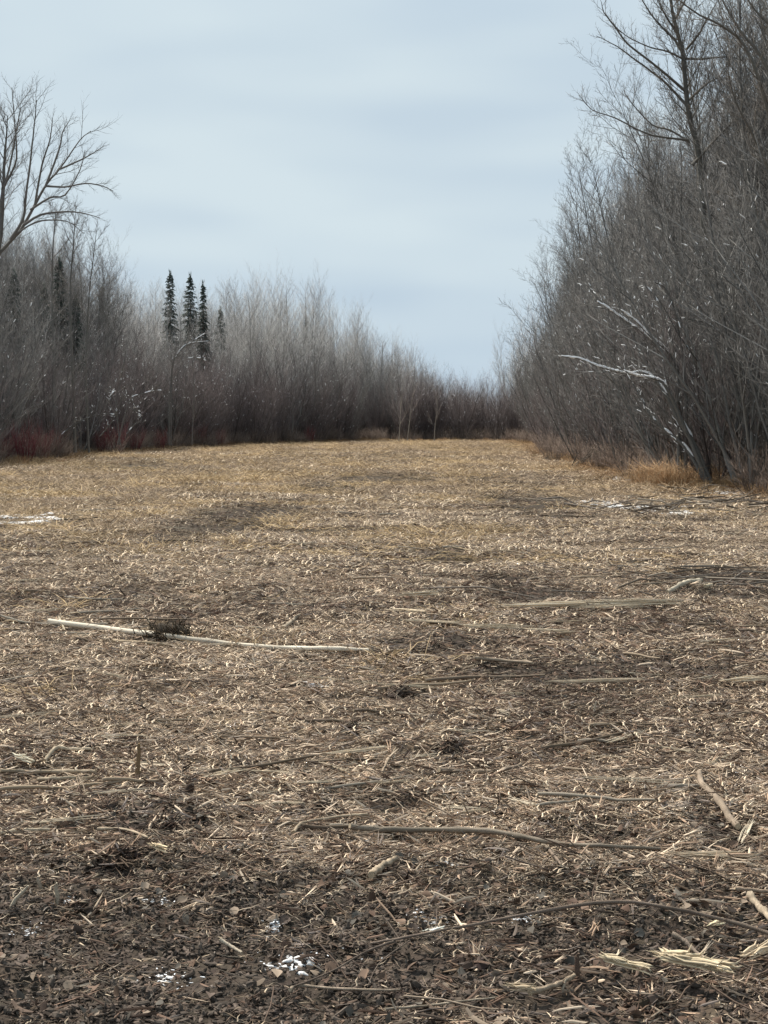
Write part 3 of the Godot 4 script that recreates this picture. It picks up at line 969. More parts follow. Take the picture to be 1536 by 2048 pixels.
func _ready() -> void:
	R.seed = 20240
	for k in [3, 4, 5, 6, 7, 8]:
		var cs := PackedFloat32Array(); var sn := PackedFloat32Array()
		for s in k:
			cs.append(cos(TAU * s / k)); sn.append(sin(TAU * s / k))
		COS[k] = cs; SIN[k] = sn
	# camera, sky, sun, exposure
	var cam := Camera3D.new()
	cam.name = "camera"
	cam.fov = rad_to_deg(2.0 * atan(1024.0 / F))
	cam.near = 0.1
	cam.far = 4000.0
	add_child(cam)
	cam.position = Vector3(0, EYE, 0)
	cam.rotation.x = -PITCH
	cam.current = true
	view = Basis(Vector3.RIGHT, -PITCH)
	var env := Environment.new()
	env.background_mode = Environment.BG_SKY
	env.tonemap_mode = Environment.TONE_MAPPER_LINEAR
	env.tonemap_exposure = 1.55
	env.sdfgi_enabled = true
	env.ssao_enabled = true
	env.ssil_enabled = true
	var sky := Sky.new()
	var pano := PanoramaSkyMaterial.new()
	pano.panorama = sky_image()
	pano.energy_multiplier = 0.655
	sky.sky_material = pano
	env.sky = sky
	var we := WorldEnvironment.new()
	we.name = "environment"
	we.environment = env
	add_child(we)
	var sun := DirectionalLight3D.new()
	sun.name = "sun"
	sun.light_energy = 1.6
	sun.light_angular_distance = 10.0
	sun.light_color = Color(1.0, 0.965, 0.91)
	sun.shadow_enabled = true
	add_child(sun)
	sun.rotation_degrees = Vector3(-50, 218, 0)

	n_low.seed = 3; n_low.frequency = 0.11; n_low.fractal_octaves = 2
	n_mid.seed = 4; n_mid.frequency = 0.75; n_mid.fractal_octaves = 3
	n_fine.seed = 5; n_fine.frequency = 3.2; n_fine.fractal_octaves = 3
	n_patch.seed = 9; n_patch.frequency = 0.30; n_patch.fractal_octaves = 4
	for e in [[1040, 1006, 60, 9, 1.0], [1110, 994, 34, 6, 0.9], [1470, 1172, 100, 16, 1.0], [1060, 1190, 80, 14, 0.9], [460, 1038, 80, 14, 1.0], [345, 1072, 60, 8, 0.9], [660, 972, 60, 7, 0.8], [760, 962, 120, 7, 0.8], [870, 1296, 70, 16, 1.0], [330, 1258, 40, 16, 0.8],
		[275, 934, 70, 5, 0.8], [250, 1192, 70, 12, 0.6], [520, 1195, 60, 12, 0.6], [880, 1112, 50, 12, 0.7], [1120, 1350, 130, 14, 0.9], [1150, 1405, 120, 16, 0.6], [800, 1400, 60, 14, 0.6], [560, 1025, 70, 10, 0.6], [1000, 965, 120, 9, 0.5], [740, 915, 140, 6, 0.5],
		[330, 1650, 90, 30, 0.9], [240, 1740, 200, 26, 0.8], [820, 1748, 60, 22, 1.0], [1180, 1830, 330, 60, 0.85], [960, 1780, 220, 50, 0.6], [1430, 1665, 50, 40, 0.8], [1200, 1680, 100, 14, 0.6], [760, 1610, 60, 20, 0.7], [640, 1850, 300, 70, 0.8], [820, 1900, 160, 40, 0.7], [180, 1850, 60, 30, 0.7], [1400, 1260, 120, 10, 0.4]]:
		var c := gp(e[0], e[1])
		var rx := (gp(e[0] + e[2], e[1]).x - c.x)
		var rz := absf(gp(e[0], e[1] + e[3]).z - gp(e[0], e[1] - e[3]).z) * 0.5
		soil_spots.append([c.x, c.z, rx * 1.1, rz * 1.5, e[4]])

	var bark_a := noise_tex(11, 0.05, 0.28, 1.6)
	var bark_n := noise_tex(12, 0.06, 0, 1, 512, true)
	M.bark = vmat(0.85, bark_a, 9.0, bark_n, 0.8)
	M.bark_tree = vmat(0.9, bark_a, 2.0, bark_n, 0.8)
	M.twig = vmat(0.85)
	M.wood = vmat(0.8, noise_tex(31, 0.03, 0.5, 1.35), 1.0)
	M.wood.uv1_scale = Vector3(1.3, 9, 9)
	M.fibre = vmat(0.8, M.wood.albedo_texture, 1.0)
	M.fibre.uv1_scale = Vector3(2.5, 40, 40)
	M.leaf = vmat(0.75)
	M.soil = vmat(0.95)
	M.straw = vmat(0.85)
	M.snow = vmat(0.6)
	M.needles = vmat(0.8)

	var t0 := Time.get_ticks_msec()
	build_ground()
	print("ground ", Time.get_ticks_msec() - t0)
	build_forest()
	print("forest ", Time.get_ticks_msec() - t0)
	build_heroes()
	build_cover()
	print("cover ", Time.get_ticks_msec() - t0)
	build_debris()
	build_slash()
	build_snow()
	print("all ", Time.get_ticks_msec() - t0)


func build_forest() -> void:
	var P := {}
	for k in [["alder", 5], ["willow", 4], ["aspen", 4], ["sapling", 4], ["tall", 4], ["brush", 3], ["dogwood", 2]]:
		P[k[0]] = []
		for j in k[1]:
			P[k[0]].append(make_proto(k[0], [M.bark_tree, M.twig]))
		for q in P[k[0]]:
			if k[0] != "aspen": q.trunk_name = "trunk"
		print(k[0], " tris ", P[k[0]][0].trunk.surface_get_array_index_len(0) / 3, " ", P[k[0]][0].crown.surface_get_array_index_len(0) / 3)
	P.spruce = []
	for k in 3:
		var b := spruce_mesh(10.0, [1.0, 1.35, 0.8][k])
		P.spruce.append({"trunk": b[0].mesh(M.bark_tree), "crown": b[1].mesh(M.needles)})
	print("spruce tris ", P.spruce[0].crown.surface_get_array_index_len(0) / 3)

	# the edges of both thickets: every shrub and tree one by one
	var d := 25.0
	while d < 136.0:
		var step := 1.5 if d < 60.0 else 2.4
		var zone := "nearest the camera" if d < 42.0 else ("behind the orange grass" if d < 62.0 else ("halfway down the clearing" if d < 95.0 else "towards the far end"))
		# right: shrubs that lean out, then slimmer trees behind them
		for row in 4:
			var x: float = edge_r(d) + [0.3, 1.9, 3.6, 5.2][row] + rf(-0.5, 0.7)
			var z := -(d + rf(-0.6, 0.6))
			var y := hgt(x, z)
			if row < 2:
				var k := "alder" if R.randf() < (0.75 if row == 0 else 0.85) else "willow"
				var pr: Dictionary = P[k][R.randi() % P[k].size()]
				put_proto("alder_shrub" if k == "alder" else "willow_shrub", pr, Vector3(x, y, z), R.randf() * TAU, minf(rf(0.9, 1.25) * (1.0 if row == 0 else 1.3), top_of(x - 0.8, d) * rf(0.62, 0.9) / pr.h),
					"bare grey %s shrub %s the right-hand thicket, %s" % [k, "fronting" if row == 0 else "inside", zone], "shrub", "bare %s shrubs of the right-hand thicket, %s" % [k, zone], Vector2((rf(0.03, 0.16) if d < 60.0 else rf(0.0, 0.06)) if row == 0 else rf(0.0, 0.06), rf(-0.06, 0.06)))
			elif R.randf() < 0.8:
				var r := R.randf()
				var k := "tall" if r < 0.6 else ("aspen" if r < 0.85 else "sapling")
				var pr: Dictionary = P[k][R.randi() % P[k].size()]
				put_proto({"tall": "alder_tree", "aspen": "aspen_tree", "sapling": "birch_sapling"}[k], pr, Vector3(x, y, z), R.randf() * TAU, top_of(x, d) * rf(0.8, 1.02) / pr.h,
					"bare slim %s rising out of the right-hand thicket, %s" % [{"tall": "dark alder tree", "aspen": "aspen tree", "sapling": "birch saplings"}[k], zone], "tree", "bare %s of the right-hand thicket, %s" % [{"tall": "alder trees", "aspen": "aspens", "sapling": "saplings"}[k], zone], Vector2(rf(-0.02, 0.08), rf(-0.03, 0.03)))
		d += step
	d = 46.0
	while d < 139.0:
		var zone := "at the left of the picture" if d < 84.0 else ("left of the far end" if d < 118.0 else "across the far end")
		for row in 4:
			var x: float = edge_l(d) - [0.3, 2.0, 4.2, 6.0][row] + rf(-0.7, 0.6)
			var z := -(d + rf(-0.6, 0.6))
			var y := hgt(x, z)
			if row < 2:
				var k := "willow" if R.randf() < (0.75 if d > 84.0 else 0.45) else "alder"
				var pr: Dictionary = P[k][R.randi() % P[k].size()]
				put_proto("alder_shrub" if k == "alder" else "willow_shrub", pr, Vector3(x, y, z), R.randf() * TAU, minf(rf(0.85, 1.15) * (1.0 if d < 84.0 else 1.3) * (1.0 if row == 0 else 1.15), top_of(x, d) * rf(0.6, 0.9) / pr.h),
					"bare brown %s shrub %s the left-hand thicket, %s" % [k, "fronting" if row == 0 else "inside", zone], "shrub", "bare %s shrubs of the left-hand thicket, %s" % [k, zone], Vector2(rf(-0.12, 0.03), rf(-0.06, 0.06)))
			else:
				var r := R.randf()
				var k := "sapling" if r < 0.65 else "aspen"
				if d < 98.0: k = "tall" if r < 0.72 else ("sapling" if r < 0.86 else "aspen")
				var pr: Dictionary = P[k][R.randi() % P[k].size()]
				put_proto({"tall": "alder_tree", "aspen": "aspen_tree", "sapling": "birch_sapling"}[k], pr, Vector3(x, y, z), R.randf() * TAU, top_of(x, d) * rf(0.78, 1.0) / pr.h,
					"bare %s rising out of the left-hand thicket, %s" % [{"tall": "dark alder tree", "aspen": "pale aspen tree", "sapling": "pale birch saplings"}[k], zone], "tree", "bare %s of the left-hand thicket, %s" % [{"tall": "alder trees", "aspen": "aspens", "sapling": "saplings"}[k], zone], Vector2(rf(-0.05, 0.02), rf(-0.03, 0.03)))
		d += 1.9 if d < 84.0 else 2.2
	# dark brush across the far end
	for k in 26:
		var x := rf(-2.0, 14.0)
		var z := -rf(139.0, 147.0)
		put_proto("willow_shrub", P.willow[k % 4], Vector3(x, hgt(x, z), z), R.randf() * TAU, minf(top_of(x, -z), 7.6) * rf(0.9, 1.12) / P.willow[k % 4].h, "bare dark willow shrub closing the far end of the clearing", "shrub", "dark willow shrubs across the far end")
	# red stems low on the left
	for p in [[18, 926], [50, 928], [80, 925], [105, 921], [0, 930], [205, 909], [235, 908], [270, 906], [320, 902], [400, 896], [440, 894], [620, 887]]:
		var at := gp(p[0], p[1])
		put_proto("dogwood_shrub", P.dogwood[R.randi() % 2], at, R.randf() * TAU, rf(0.9, 1.35), "low dark red dogwood stems along the foot of the left-hand thicket", "shrub", "red dogwood stems at the left")
	# spruces that stand out of the left-hand wood
	var sp := [[340, 543, 113.0, "first"], [380, 549, 118.0, "second"], [406, 566, 114.0, "third"], [441, 616, 122.0, "fourth"], [118, 515, 84.0, ""], [88, 570, 81.0, ""], [612, 636, 152.0, ""], [152, 590, 84.0, ""], [28, 540, 76.0, ""], [205, 570, 106.0, ""]]
	for k in sp.size():
		var top := wp(sp[k][0], sp[k][1], sp[k][2])
		var at := Vector3(top.x, hgt(top.x, top.z), top.z)
		var lab: String = "dark narrow spruce, %s from the left in the row of spire tops" % sp[k][3] if k < 4 else ["tall dark spruce among bare twigs below the big left tree", "shorter dark spruce left of the tall one at the left", "lone spruce tip within the pale birch crowns", "small dark spruce right of the tall left spruce", "dark spruce at the left edge of the picture", "slim spruce left of the row of spire tops"][k - 4]
		put_proto("spruce_tree", P.spruce[[0, 1, 2, 1, 0, 1, 2, 0, 1, 2][k]], at, R.randf() * TAU, (top.y - at.y) / 10.0, lab, "spruce", "spruces in the left-hand wood")
	# the mass of the wood behind the edges
	var wood := base("woodland")
	tag(wood, "mass of bare wood behind the thickets on both sides and beyond the far end", "woodland", "", "stuff")
	var kinds := {}
	for k in ["alder", "willow", "aspen", "sapling", "tall"]:
		for j in mini(P[k].size(), 3):
			kinds[k + str(j)] = PackedFloat32Array()
	var add := func(k: String, x: float, z: float, s: float) -> void:
		var j := R.randi() % 3
		var name_: String = k + str(j)
		if s < 0.0: s = -s * top_of(x, -z) / P[k][j].h
		else: s = minf(s, top_of(x, -z) * rf(0.7, 1.0) / P[k][j].h)
		var g := rf(0.85, 1.1)
		var buf: PackedFloat32Array = kinds[name_]
		pack(buf, Basis(Vector3.UP, R.randf() * TAU) * Basis.from_scale(Vector3(s, s * rf(0.92, 1.08), s)), Vector3(x, hgt(x, z), z), Color(g, g, g))
		kinds[name_] = buf
	for k in 26:
		var dd := rf(29.0, 44.0)
		add.call("tall" if k % 3 else "aspen", maxf(edge_r(dd) + 1.0, 0.25 * dd) + rf(0.5, 5.0), -dd, -rf(0.85, 1.05))
	for k in 620:                                        # right
		var dd := rf(14.0, 165.0)
		var x := edge_r(dd) + 4.6 + pow(R.randf(), 1.3) * 22.0
		var r := R.randf()
		if r < 0.35: add.call("alder", x, -dd, rf(1.0, 1.5))
		elif r < 0.7: add.call("tall", x, -dd, -rf(0.75, 1.0))
		elif r < 0.90: add.call("aspen", x, -dd, -rf(0.8, 1.0))
		else: add.call("sapling", x, -dd, -rf(0.8, 1.03))
	for k in 1500:                                        # left
		var dd := rf(40.0, 175.0)
		var x := edge_l(minf(dd, 139.0)) - 6.5 - pow(R.randf(), 1.2) * 26.0
		if dd > 142.0: x = rf(-40.0, 6.0)
		if x < -0.33 * dd - 6.0: continue
		var r := R.randf()
		if dd < 100.0 and r < 0.62: add.call("tall", x, -dd, -rf(0.75, 1.02))
		elif r < 0.35: add.call("alder", x, -dd, rf(0.9, 1.5))
		elif r < 0.55: add.call("willow", x, -dd, rf(1.0, 1.5))
		elif r < 0.8: add.call("sapling", x, -dd, -rf(0.75, 1.02))
		else: add.call("aspen", x, -dd, -rf(0.75, 0.98))
	for k in 170:                                        # beyond the far end
		var dd := rf(148.0, 190.0)
		var x := rf(-14.0, 24.0)
		if top_of(x, dd) < 7.5: add.call("willow", x, -dd, -rf(0.85, 1.08))
		elif R.randf() < 0.4: add.call("willow", x, -dd, rf(1.0, 1.3))
		else: add.call("sapling", x, -dd, -rf(0.8, 1.05))
	# low brush and dead stems along both edges
	var under := base("undergrowth")
	tag(under, "low brown brush and dead stems fringing the foot of both thickets", "undergrowth", "", "stuff")
	for j in 3:
		var buf := PackedFloat32Array()
		for k in 150:
			var left := R.randf() < 0.66
			var dd := rf(52.0, 140.0) if left else rf(24.0, 132.0)
			var x := edge_l(dd) + rf(-1.2, 1.0) if left else edge_r(dd) + rf(-1.0, 1.2)
			if R.randf() < 0.12: 
				x = rf(-2.0, 13.0); dd = rf(136.5, 140.0)
			var s2 := rf(0.5, 1.15)
			var g := rf(0.75, 1.3)
			pack(buf, Basis(Vector3.UP, R.randf() * TAU) * Basis.from_scale(Vector3(s2 * 1.2, s2, s2 * 1.2)), Vector3(x, hgt(x, -dd), -dd), Color(g, g, g))
		multi("low_brush", P.brush[j].crown, buf, under)
		multi("low_stems", P.brush[j].trunk, buf, under)
	for k in kinds:
		var nm: String = k.left(k.length() - 1)
		var j := int(k.right(1))
		multi(nm + "_crowns", P[nm][j].crown, kinds[k], wood)
		multi(nm + "_stems", P[nm][j].trunk, kinds[k], wood)


func build_heroes() -> void:
	# the tall poplar on the right, its trunk leaning left as it rises
	var S := species("aspen")
	S.rmin = 0.006
	S.c = [Color(0.17, 0.165, 0.15), Color(0.14, 0.13, 0.115), Color(0.13, 0.115, 0.10), Color(0.12, 0.105, 0.09)]
	S.lv = [{"n": 44, "t0": 0.4, "ang": 45.0, "len": 0.15, "tap": 0.5, "r": 0.010},
		{"seg": 5, "wob": 0.12, "up": 0.12, "n": 18, "t0": 0.15, "ang": 44.0, "len": 0.30, "tap": 0.5, "r": 0.009, "sides": 4},
		{"seg": 3, "wob": 0.14, "up": 0.2, "n": 8, "t0": 0.15, "ang": 45.0, "len": 0.36, "tap": 0.4, "r": 0.010, "sides": 3},
		{"seg": 2, "wob": 0.2, "up": 0.2, "n": 0, "sides": 3}]
	var d := 43.0
	var at := gp(1432, 962)
	at = Vector3(wp(1432, 960, d).x, 0, -d)
	at.y = hgt(at.x, at.z) - 0.1
	var o := new_out()
	limb(o, [[1432, 965], [1425, 800], [1412, 560], [1398, 320], [1376, 220], [1366, 112], [1345, 22], [1330, -90], [1322, -190]], d, 0.0, 0.135, 0.02, 0, S, at)
	for l in [[[[1366, 108], [1350, 80], [1313, 43], [1284, 0], [1262, -40]], 0.045, 1.0], [[[1369, 181], [1345, 160], [1306, 127], [1255, 87], [1230, 54], [1208, 25], [1203, 4]], 0.05, -1.0], [[[1374, 212], [1350, 185], [1320, 156], [1270, 119], [1233, 92], [1193, 72]], 0.05, 0.5],
		[[[1366, 118], [1335, 103], [1298, 94], [1250, 70], [1220, 40]], 0.035, -0.6], [[[1367, 117], [1400, 118], [1450, 114], [1500, 120], [1550, 131]], 0.042, 0.4], [[[1372, 100], [1400, 65], [1410, 45], [1440, -5]], 0.04, -0.4], [[[1378, 280], [1330, 275], [1290, 266], [1230, 236], [1185, 220], [1158, 190]], 0.04, 0.4], [[[1385, 330], [1440, 270], [1490, 215], [1520, 160]], 0.05, -0.6], [[[1350, 40], [1375, -10], [1390, -60]], 0.04, 0.4], [[[1356, 70], [1325, 20], [1310, -30]], 0.04, 0.4], [[[1373, 205], [1410, 170], [1440, 150], [1470, 100]], 0.04, 0.8],
		[[[1380, 285], [1340, 260], [1305, 250], [1262, 205], [1248, 182]], 0.035, 1.0]]:
		limb(o, l[0], d, l[2], l[1], 0.008, 1, S, at)
	hero("poplar_tree", at, "tall bare poplar above the right-hand thicket, its leaning trunk cut off at the top", "tree", o)
	# a nearer tree whose branches fill the top right corner
	d = 33.0
	at = Vector3(wp(1580, 960, d).x, 0, -d); at.y = hgt(at.x, at.z) - 0.1
	o = new_out()
	S.lv[0].n = 26
	limb(o, [[1585, 990], [1580, 700], [1565, 400], [1555, 150], [1550, -60], [1540, -300]], d, 0.0, 0.15, 0.02, 0, S, at)
	for l in [[[[1566, 330], [1530, 200], [1490, 92], [1440, 50], [1400, 30], [1357, 0], [1330, -25]], 0.05, -0.5], [[[1558, 180], [1520, 110], [1480, 60], [1450, 10], [1420, -50]], 0.05, 0.8], [[[1572, 420], [1535, 330], [1500, 260], [1470, 200], [1455, 140]], 0.05, -0.9], [[[1552, 60], [1510, 20], [1480, -30]], 0.04, 0.6], [[[1574, 520], [1530, 450], [1480, 400], [1430, 380]], 0.045, 1.0]]:
		limb(o, l[0], d, l[2], l[1], 0.008, 1, S, at)
	hero("poplar_tree", at, "bare poplar at the right edge whose branches fill the top right corner", "tree", o)
	# leaning tree that arches over the lower right corner of the thicket
	S = species("alder")
	S.rmin = 0.005
	S.snow = 0.22
	d = 34.6
	at = Vector3(wp(1425, 970, d).x, 0, -d); at.y = hgt(at.x, at.z) - 0.1
	o = new_out()
	for l in [[[[1425, 975], [1385, 885], [1352, 830], [1332, 790], [1312, 762], [1285, 745], [1255, 748], [1205, 735], [1160, 718], [1112, 712]], 0.075, 0.5, 0.75], [[[1418, 972], [1380, 880], [1345, 800], [1325, 765], [1300, 756], [1270, 750], [1245, 740]], 0.06, -0.6, 0.75], [[[1412, 970], [1375, 900], [1330, 860], [1300, 830], [1285, 800], [1262, 762]], 0.05, 0.8, 0.5]]:
		limb(o, l[0], d, l[2], l[1], 0.012, 0, S, at, l[3])
	hero("leaning_alder", at, "lower of the two snow-streaked alders, its stems arching far left over the orange grass", "tree", o, "stem")
	d = 35.6
	at = Vector3(wp(1362, 950, d).x, 0, -d); at.y = hgt(at.x, at.z) - 0.1
	o = new_out()
	for l in [[[[1362, 978], [1358, 860], [1352, 770], [1340, 720], [1318, 695], [1285, 665], [1250, 640], [1215, 615], [1192, 602]], 0.07, 0.4, 0.8], [[[1360, 978], [1356, 850], [1350, 740], [1332, 700], [1300, 672], [1270, 640], [1238, 618]], 0.055, -0.4, 0.8], [[[1366, 978], [1360, 800], [1348, 700], [1330, 640], [1315, 600], [1290, 570]], 0.06, 0.6, 0.4], [[[1370, 978], [1372, 800], [1362, 690], [1345, 610], [1330, 575], [1310, 565]], 0.05, -1.0, 0.4]]:
		limb(o, l[0], d, l[2], l[1], 0.012, 0, S, at, l[3])
	hero("leaning_alder", at, "upper of the two snow-streaked alders on the right, forked stems sloping up to the left", "tree", o, "stem")
	d = 34.5
	at = Vector3(wp(1500, 985, d).x, 0, -d); at.y = hgt(at.x, at.z) - 0.1
	o = new_out()
	S.snow = 0.12
	for l in [[[[1560, 985], [1530, 860], [1500, 770], [1460, 690], [1430, 655], [1390, 640], [1350, 636]], 0.07, 0.5, 0.1], [[[1520, 985], [1490, 860], [1465, 740], [1448, 640], [1432, 560], [1425, 470], [1420, 420]], 0.06, -0.5, 0.35], [[[1490, 985], [1470, 880], [1480, 780], [1470, 650], [1480, 500], [1475, 380]], 0.05, 0.5, 0.1], [[[1478, 985], [1500, 930], [1512, 885], [1530, 820]], 0.045, -0.5, 0.6]]:
		limb(o, l[0], d, l[2], l[1], 0.012, 0, S, at, l[3])
	hero("leaning_alder", at, "dark arching alder stems nearest the right edge, one tipped with bright snow", "tree", o, "stem")
	# pale young birches at the far corners
	S = species("sapling")
	S.stems = 1; S.rmin = 0.006
	S.c = [Color(0.40, 0.37, 0.33), Color(0.30, 0.27, 0.24), Color(0.24, 0.21, 0.19)]
	S.lv[0].n = 12
	var k := 0
	for p in [[814, 884, 690, 0.10], [797, 884, 720, 0.08], [868, 886, 760, 0.08], [1066, 884, 760, 0.11], [1082, 886, 745, 0.09], [1050, 884, 790, 0.07]]:
		var g := gp(p[0], p[1])
		var h: float = (p[1] - p[2]) * -g.z / F
		S.h = [h, h]
		S.r = p[3] * 0.6
		o = grow_tree(S)
		hero("birch_sapling", g, ["pale thin birch, middle one of three at the far left corner of the clearing", "pale thin birch, leftmost of three at the far left corner of the clearing", "pale thin birch, rightmost of three at the far left corner of the clearing", "pale birch trunk, middle of three at the far right corner of the clearing", "pale birch, right of three at the far right corner of the clearing", "pale birch, left of three at the far right corner of the clearing"][k], "tree", o)
		k += 1
	# the big tree at the left edge
	S = species("aspen")
	S.rmin = 0.0065
	S.c = [Color(0.20, 0.195, 0.18), Color(0.17, 0.16, 0.15), Color(0.16, 0.15, 0.14), Color(0.16, 0.145, 0.135)]
	S.lv = [{"n": 20, "t0": 0.45, "ang": 38.0, "len": 0.20, "tap": 0.4, "r": 0.010},
		{"seg": 5, "wob": 0.10, "up": 0.10, "n": 16, "t0": 0.12, "ang": 34.0, "len": 0.32, "tap": 0.4, "r": 0.009, "sides": 4},
		{"seg": 3, "wob": 0.14, "up": 0.10, "n": 9, "t0": 0.12, "ang": 36.0, "len": 0.42, "tap": 0.35, "r": 0.008, "sides": 3},
		{"seg": 2, "wob": 0.16, "up": 0.08, "n": 0, "sides": 3}]
	d = 58.0
	at = Vector3(wp(-40, 920, d).x, 0, -d); at.y = hgt(at.x, at.z) - 0.1
	o = new_out()
	limb(o, [[-40, 925], [-30, 760], [-12, 560], [0, 470], [4, 400], [8, 340], [12, 280], [16, 230]], d, 0.0, 0.18, 0.015, 0, S, at)
	for l in [[[[-30, 560], [0, 505], [40, 462], [75, 400], [95, 365], [122, 335], [158, 282], [182, 262]], 0.085, 1.2], [[[20, 480], [45, 440], [52, 390], [60, 330], [66, 275], [71, 225], [73, 200]], 0.065, -0.8], [[[48, 450], [80, 430], [120, 424], [160, 425], [200, 436]], 0.06, 0.6], [[[94, 372], [130, 374], [170, 367], [205, 372], [226, 382]], 0.05, -0.5], [[[120, 338], [150, 325], [180, 310], [208, 292]], 0.045, 0.6], [[[-5, 520], [-2, 420], [20, 330], [34, 255], [42, 215]], 0.065, 1.0], [[[60, 420], [100, 395], [130, 390], [160, 340], [170, 300]], 0.05, 0.8], [[[4, 380], [30, 330], [33, 290], [28, 230], [24, 175]], 0.05, -1.4], [[[70, 410], [84, 330], [100, 280], [105, 235]], 0.05, -0.9], [[[90, 375], [118, 300], [125, 265], [140, 240]], 0.05, 0.9], [[[30, 470], [70, 445], [110, 440], [140, 445], [165, 465]], 0.04, -1.0]]:
		limb(o, l[0], d, l[2], l[1], 0.012, 1, S, at)
	hero("spreading_tree", at, "big bare spreading tree at the left edge, thick limb slanting up right", "tree", o)
	# a second, thinner tree in front of the spruces
	d = 66.0
	S.lv[0].n = 14
	for q in [[[[150, 905], [146, 760], [140, 600], [146, 500], [150, 440]], 0.09, "slim dark tree standing just right of the big left tree"], [[[112, 905], [108, 720], [104, 600], [106, 500], [112, 420]], 0.08, "straight dark stem between the big left tree and its slim neighbour"], [[[178, 905], [172, 760], [176, 620], [185, 530], [192, 470]], 0.06, "thin bare tree at the right end of the tall trees on the left"]]:
		var first: Array = q[0][0]
		at = Vector3(wp(first[0], first[1], d).x, 0, -d); at.y = hgt(at.x, at.z) - 0.1
		o = new_out()
		S.lv[0].t0 = 0.4
		limb(o, q[0], d, 0.0, q[1], 0.012, 0, S, at)
		hero("slim_tree", at, q[2], "tree", o)
		d += 2.0
	# snow-laden fallen limbs on the left
	S = species("alder")
	S.rmin = 0.007
	S.snow = 0.16
	S.lv[0].n = 9
	S.c = [Color(0.2, 0.19, 0.18), Color(0.16, 0.15, 0.14), Color(0.14, 0.13, 0.12)]
	d = 63.0
	at = Vector3(wp(115, 900, d).x, 0, -d); at.y = hgt(at.x, at.z)
	o = new_out()
	for l in [[[[114, 880], [140, 855], [178, 834], [205, 829], [236, 829]], 0.034, 0.5], [[[200, 872], [215, 855], [230, 832], [248, 790]], 0.026, 0.35], [[[254, 868], [268, 850], [283, 838], [265, 818]], 0.026, 0.35]]:
		limb(o, l[0], d, 0.4, l[1], 0.015, 0, S, at, l[2])
	hero("fallen_limb", at, "pale fallen limbs streaked with snow, low in front of the left-hand thicket", "branch", o, "limb")
	at = Vector3(wp(250, 880, d).x, 0, -d - 1.0); at.y = hgt(at.x, at.z)
	o = new_out()
	for l in [[[[235, 890], [250, 830], [262, 797], [285, 788], [305, 782], [325, 781]], 0.032, 0.5], [[[240, 890], [232, 800], [240, 770], [252, 702]], 0.03, 0.1], [[[262, 800], [270, 815], [282, 832]], 0.02, 0.3], [[[212, 810], [222, 790], [229, 782]], 0.02, 0.5]]:
		limb(o, l[0], d + 1.0, 0.4, l[1], 0.015, 0, S, at, l[2])
	hero("snowy_shrub", at, "bent shrub with a bright snow-covered branch, right of the fallen limbs on the left", "shrub", o, "stem")
	d = 84.0
	at = Vector3(wp(340, 880, d).x, 0, -d); at.y = hgt(at.x, at.z)
	o = new_out()
	for l in [[[[338, 890], [340, 800], [345, 728], [362, 698], [382, 686], [422, 682]], 0.036, 0.5], [[[342, 890], [344, 760], [350, 716], [372, 690], [386, 668], [396, 645]], 0.032, 0.4], [[[372, 692], [395, 676], [415, 664]], 0.024, 0.4], [[[375, 717], [398, 716], [414, 722]], 0.024, 0.5], [[[384, 890], [388, 760], [380, 700]], 0.03, 0.0]]:
		limb(o, l[0], d, 0.4, l[1], 0.015, 0, S, at, l[2])
	hero("snowy_shrub", at, "forked snow-streaked branches standing below the row of spruce tops", "shrub", o, "stem")
	# orange grass clumps at the foot of the right-hand thicket
	var gl := ["big orange clump of dry grass, left half, at the foot of the right-hand thicket", "big orange clump of dry grass, middle, at the foot of the right-hand thicket", "big orange clump of dry grass, right half, at the foot of the right-hand thicket", "orange dry grass just behind the brush pile on the right", "orange dry grass at the left of the brush pile", "low orange dry grass in front of the brush pile", "orange dry grass right of the brush pile", "thin orange dry grass behind the big clump"]
	var gi := 0
	for p in [[1312, 972, 64, 70], [1350, 975, 68, 80], [1388, 972, 60, 70], [1215, 915, 36, 50], [1150, 912, 30, 46], [1185, 940, 24, 36], [1255, 935, 34, 40], [1285, 950, 44, 46]]:
		var g := gp(p[0], p[1])
		var mpp := -g.z / F
		var b := MB.new()
		for j in 700:
			var q := Vector3(R.randfn(0, 0.36) * p[3] * mpp, -0.03, R.randfn(0, 0.30))
			var hh: float = p[2] * mpp * rf(0.45, 1.15)
			var dir := Vector3(R.randfn(0, 0.42), 1, R.randfn(0, 0.42)).normalized()
			var e := q + dir * hh * 0.6
			var c := Color(0.40, 0.225, 0.11).lerp(Color(0.50, 0.37, 0.23), R.randf()) * rf(0.5, 1.25)
			tube(b, PackedVector3Array([q, e, e + (dir + Vector3(R.randfn(0, 0.8), rf(-1.1, 0.0), R.randfn(0, 0.8))).normalized() * hh * 0.45]), PackedFloat32Array([0.0045, 0.004, 0.0]), 3, c * 0.75, c)
		var mi := MeshInstance3D.new()
		mi.name = numbered("grass_clump")
		mi.mesh = b.mesh(M.straw)
		add_child(mi, true)
		mi.position = g
		tag(mi, gl[gi], "grass", "orange grass clumps at the right")
		gi += 1
	# the brush pile, dark leaning sticks
	var pile := base("brush_pile", gp(1165, 938))
	for j in 46:
		var b := MB.new()
		var q := Vector3(rf(-0.5, 0.7), rf(-0.05, 0.1), rf(-0.5, 0.5))
		var dir := Vector3(rf(0.45, 1.0), rf(0.25, 0.95), rf(-0.3, 0.3)).normalized()
		var L := rf(0.8, 2.3)
		tube(b, PackedVector3Array([q, q + dir * L * 0.5 + rv() * 0.08, q + dir * L + rv() * 0.15]), PackedFloat32Array([rf(0.012, 0.03), 0.014, 0.0]), 4, Color(0.075, 0.065, 0.055), Color(0.10, 0.085, 0.07))
		part("stick", b.mesh(M.twig), pile)
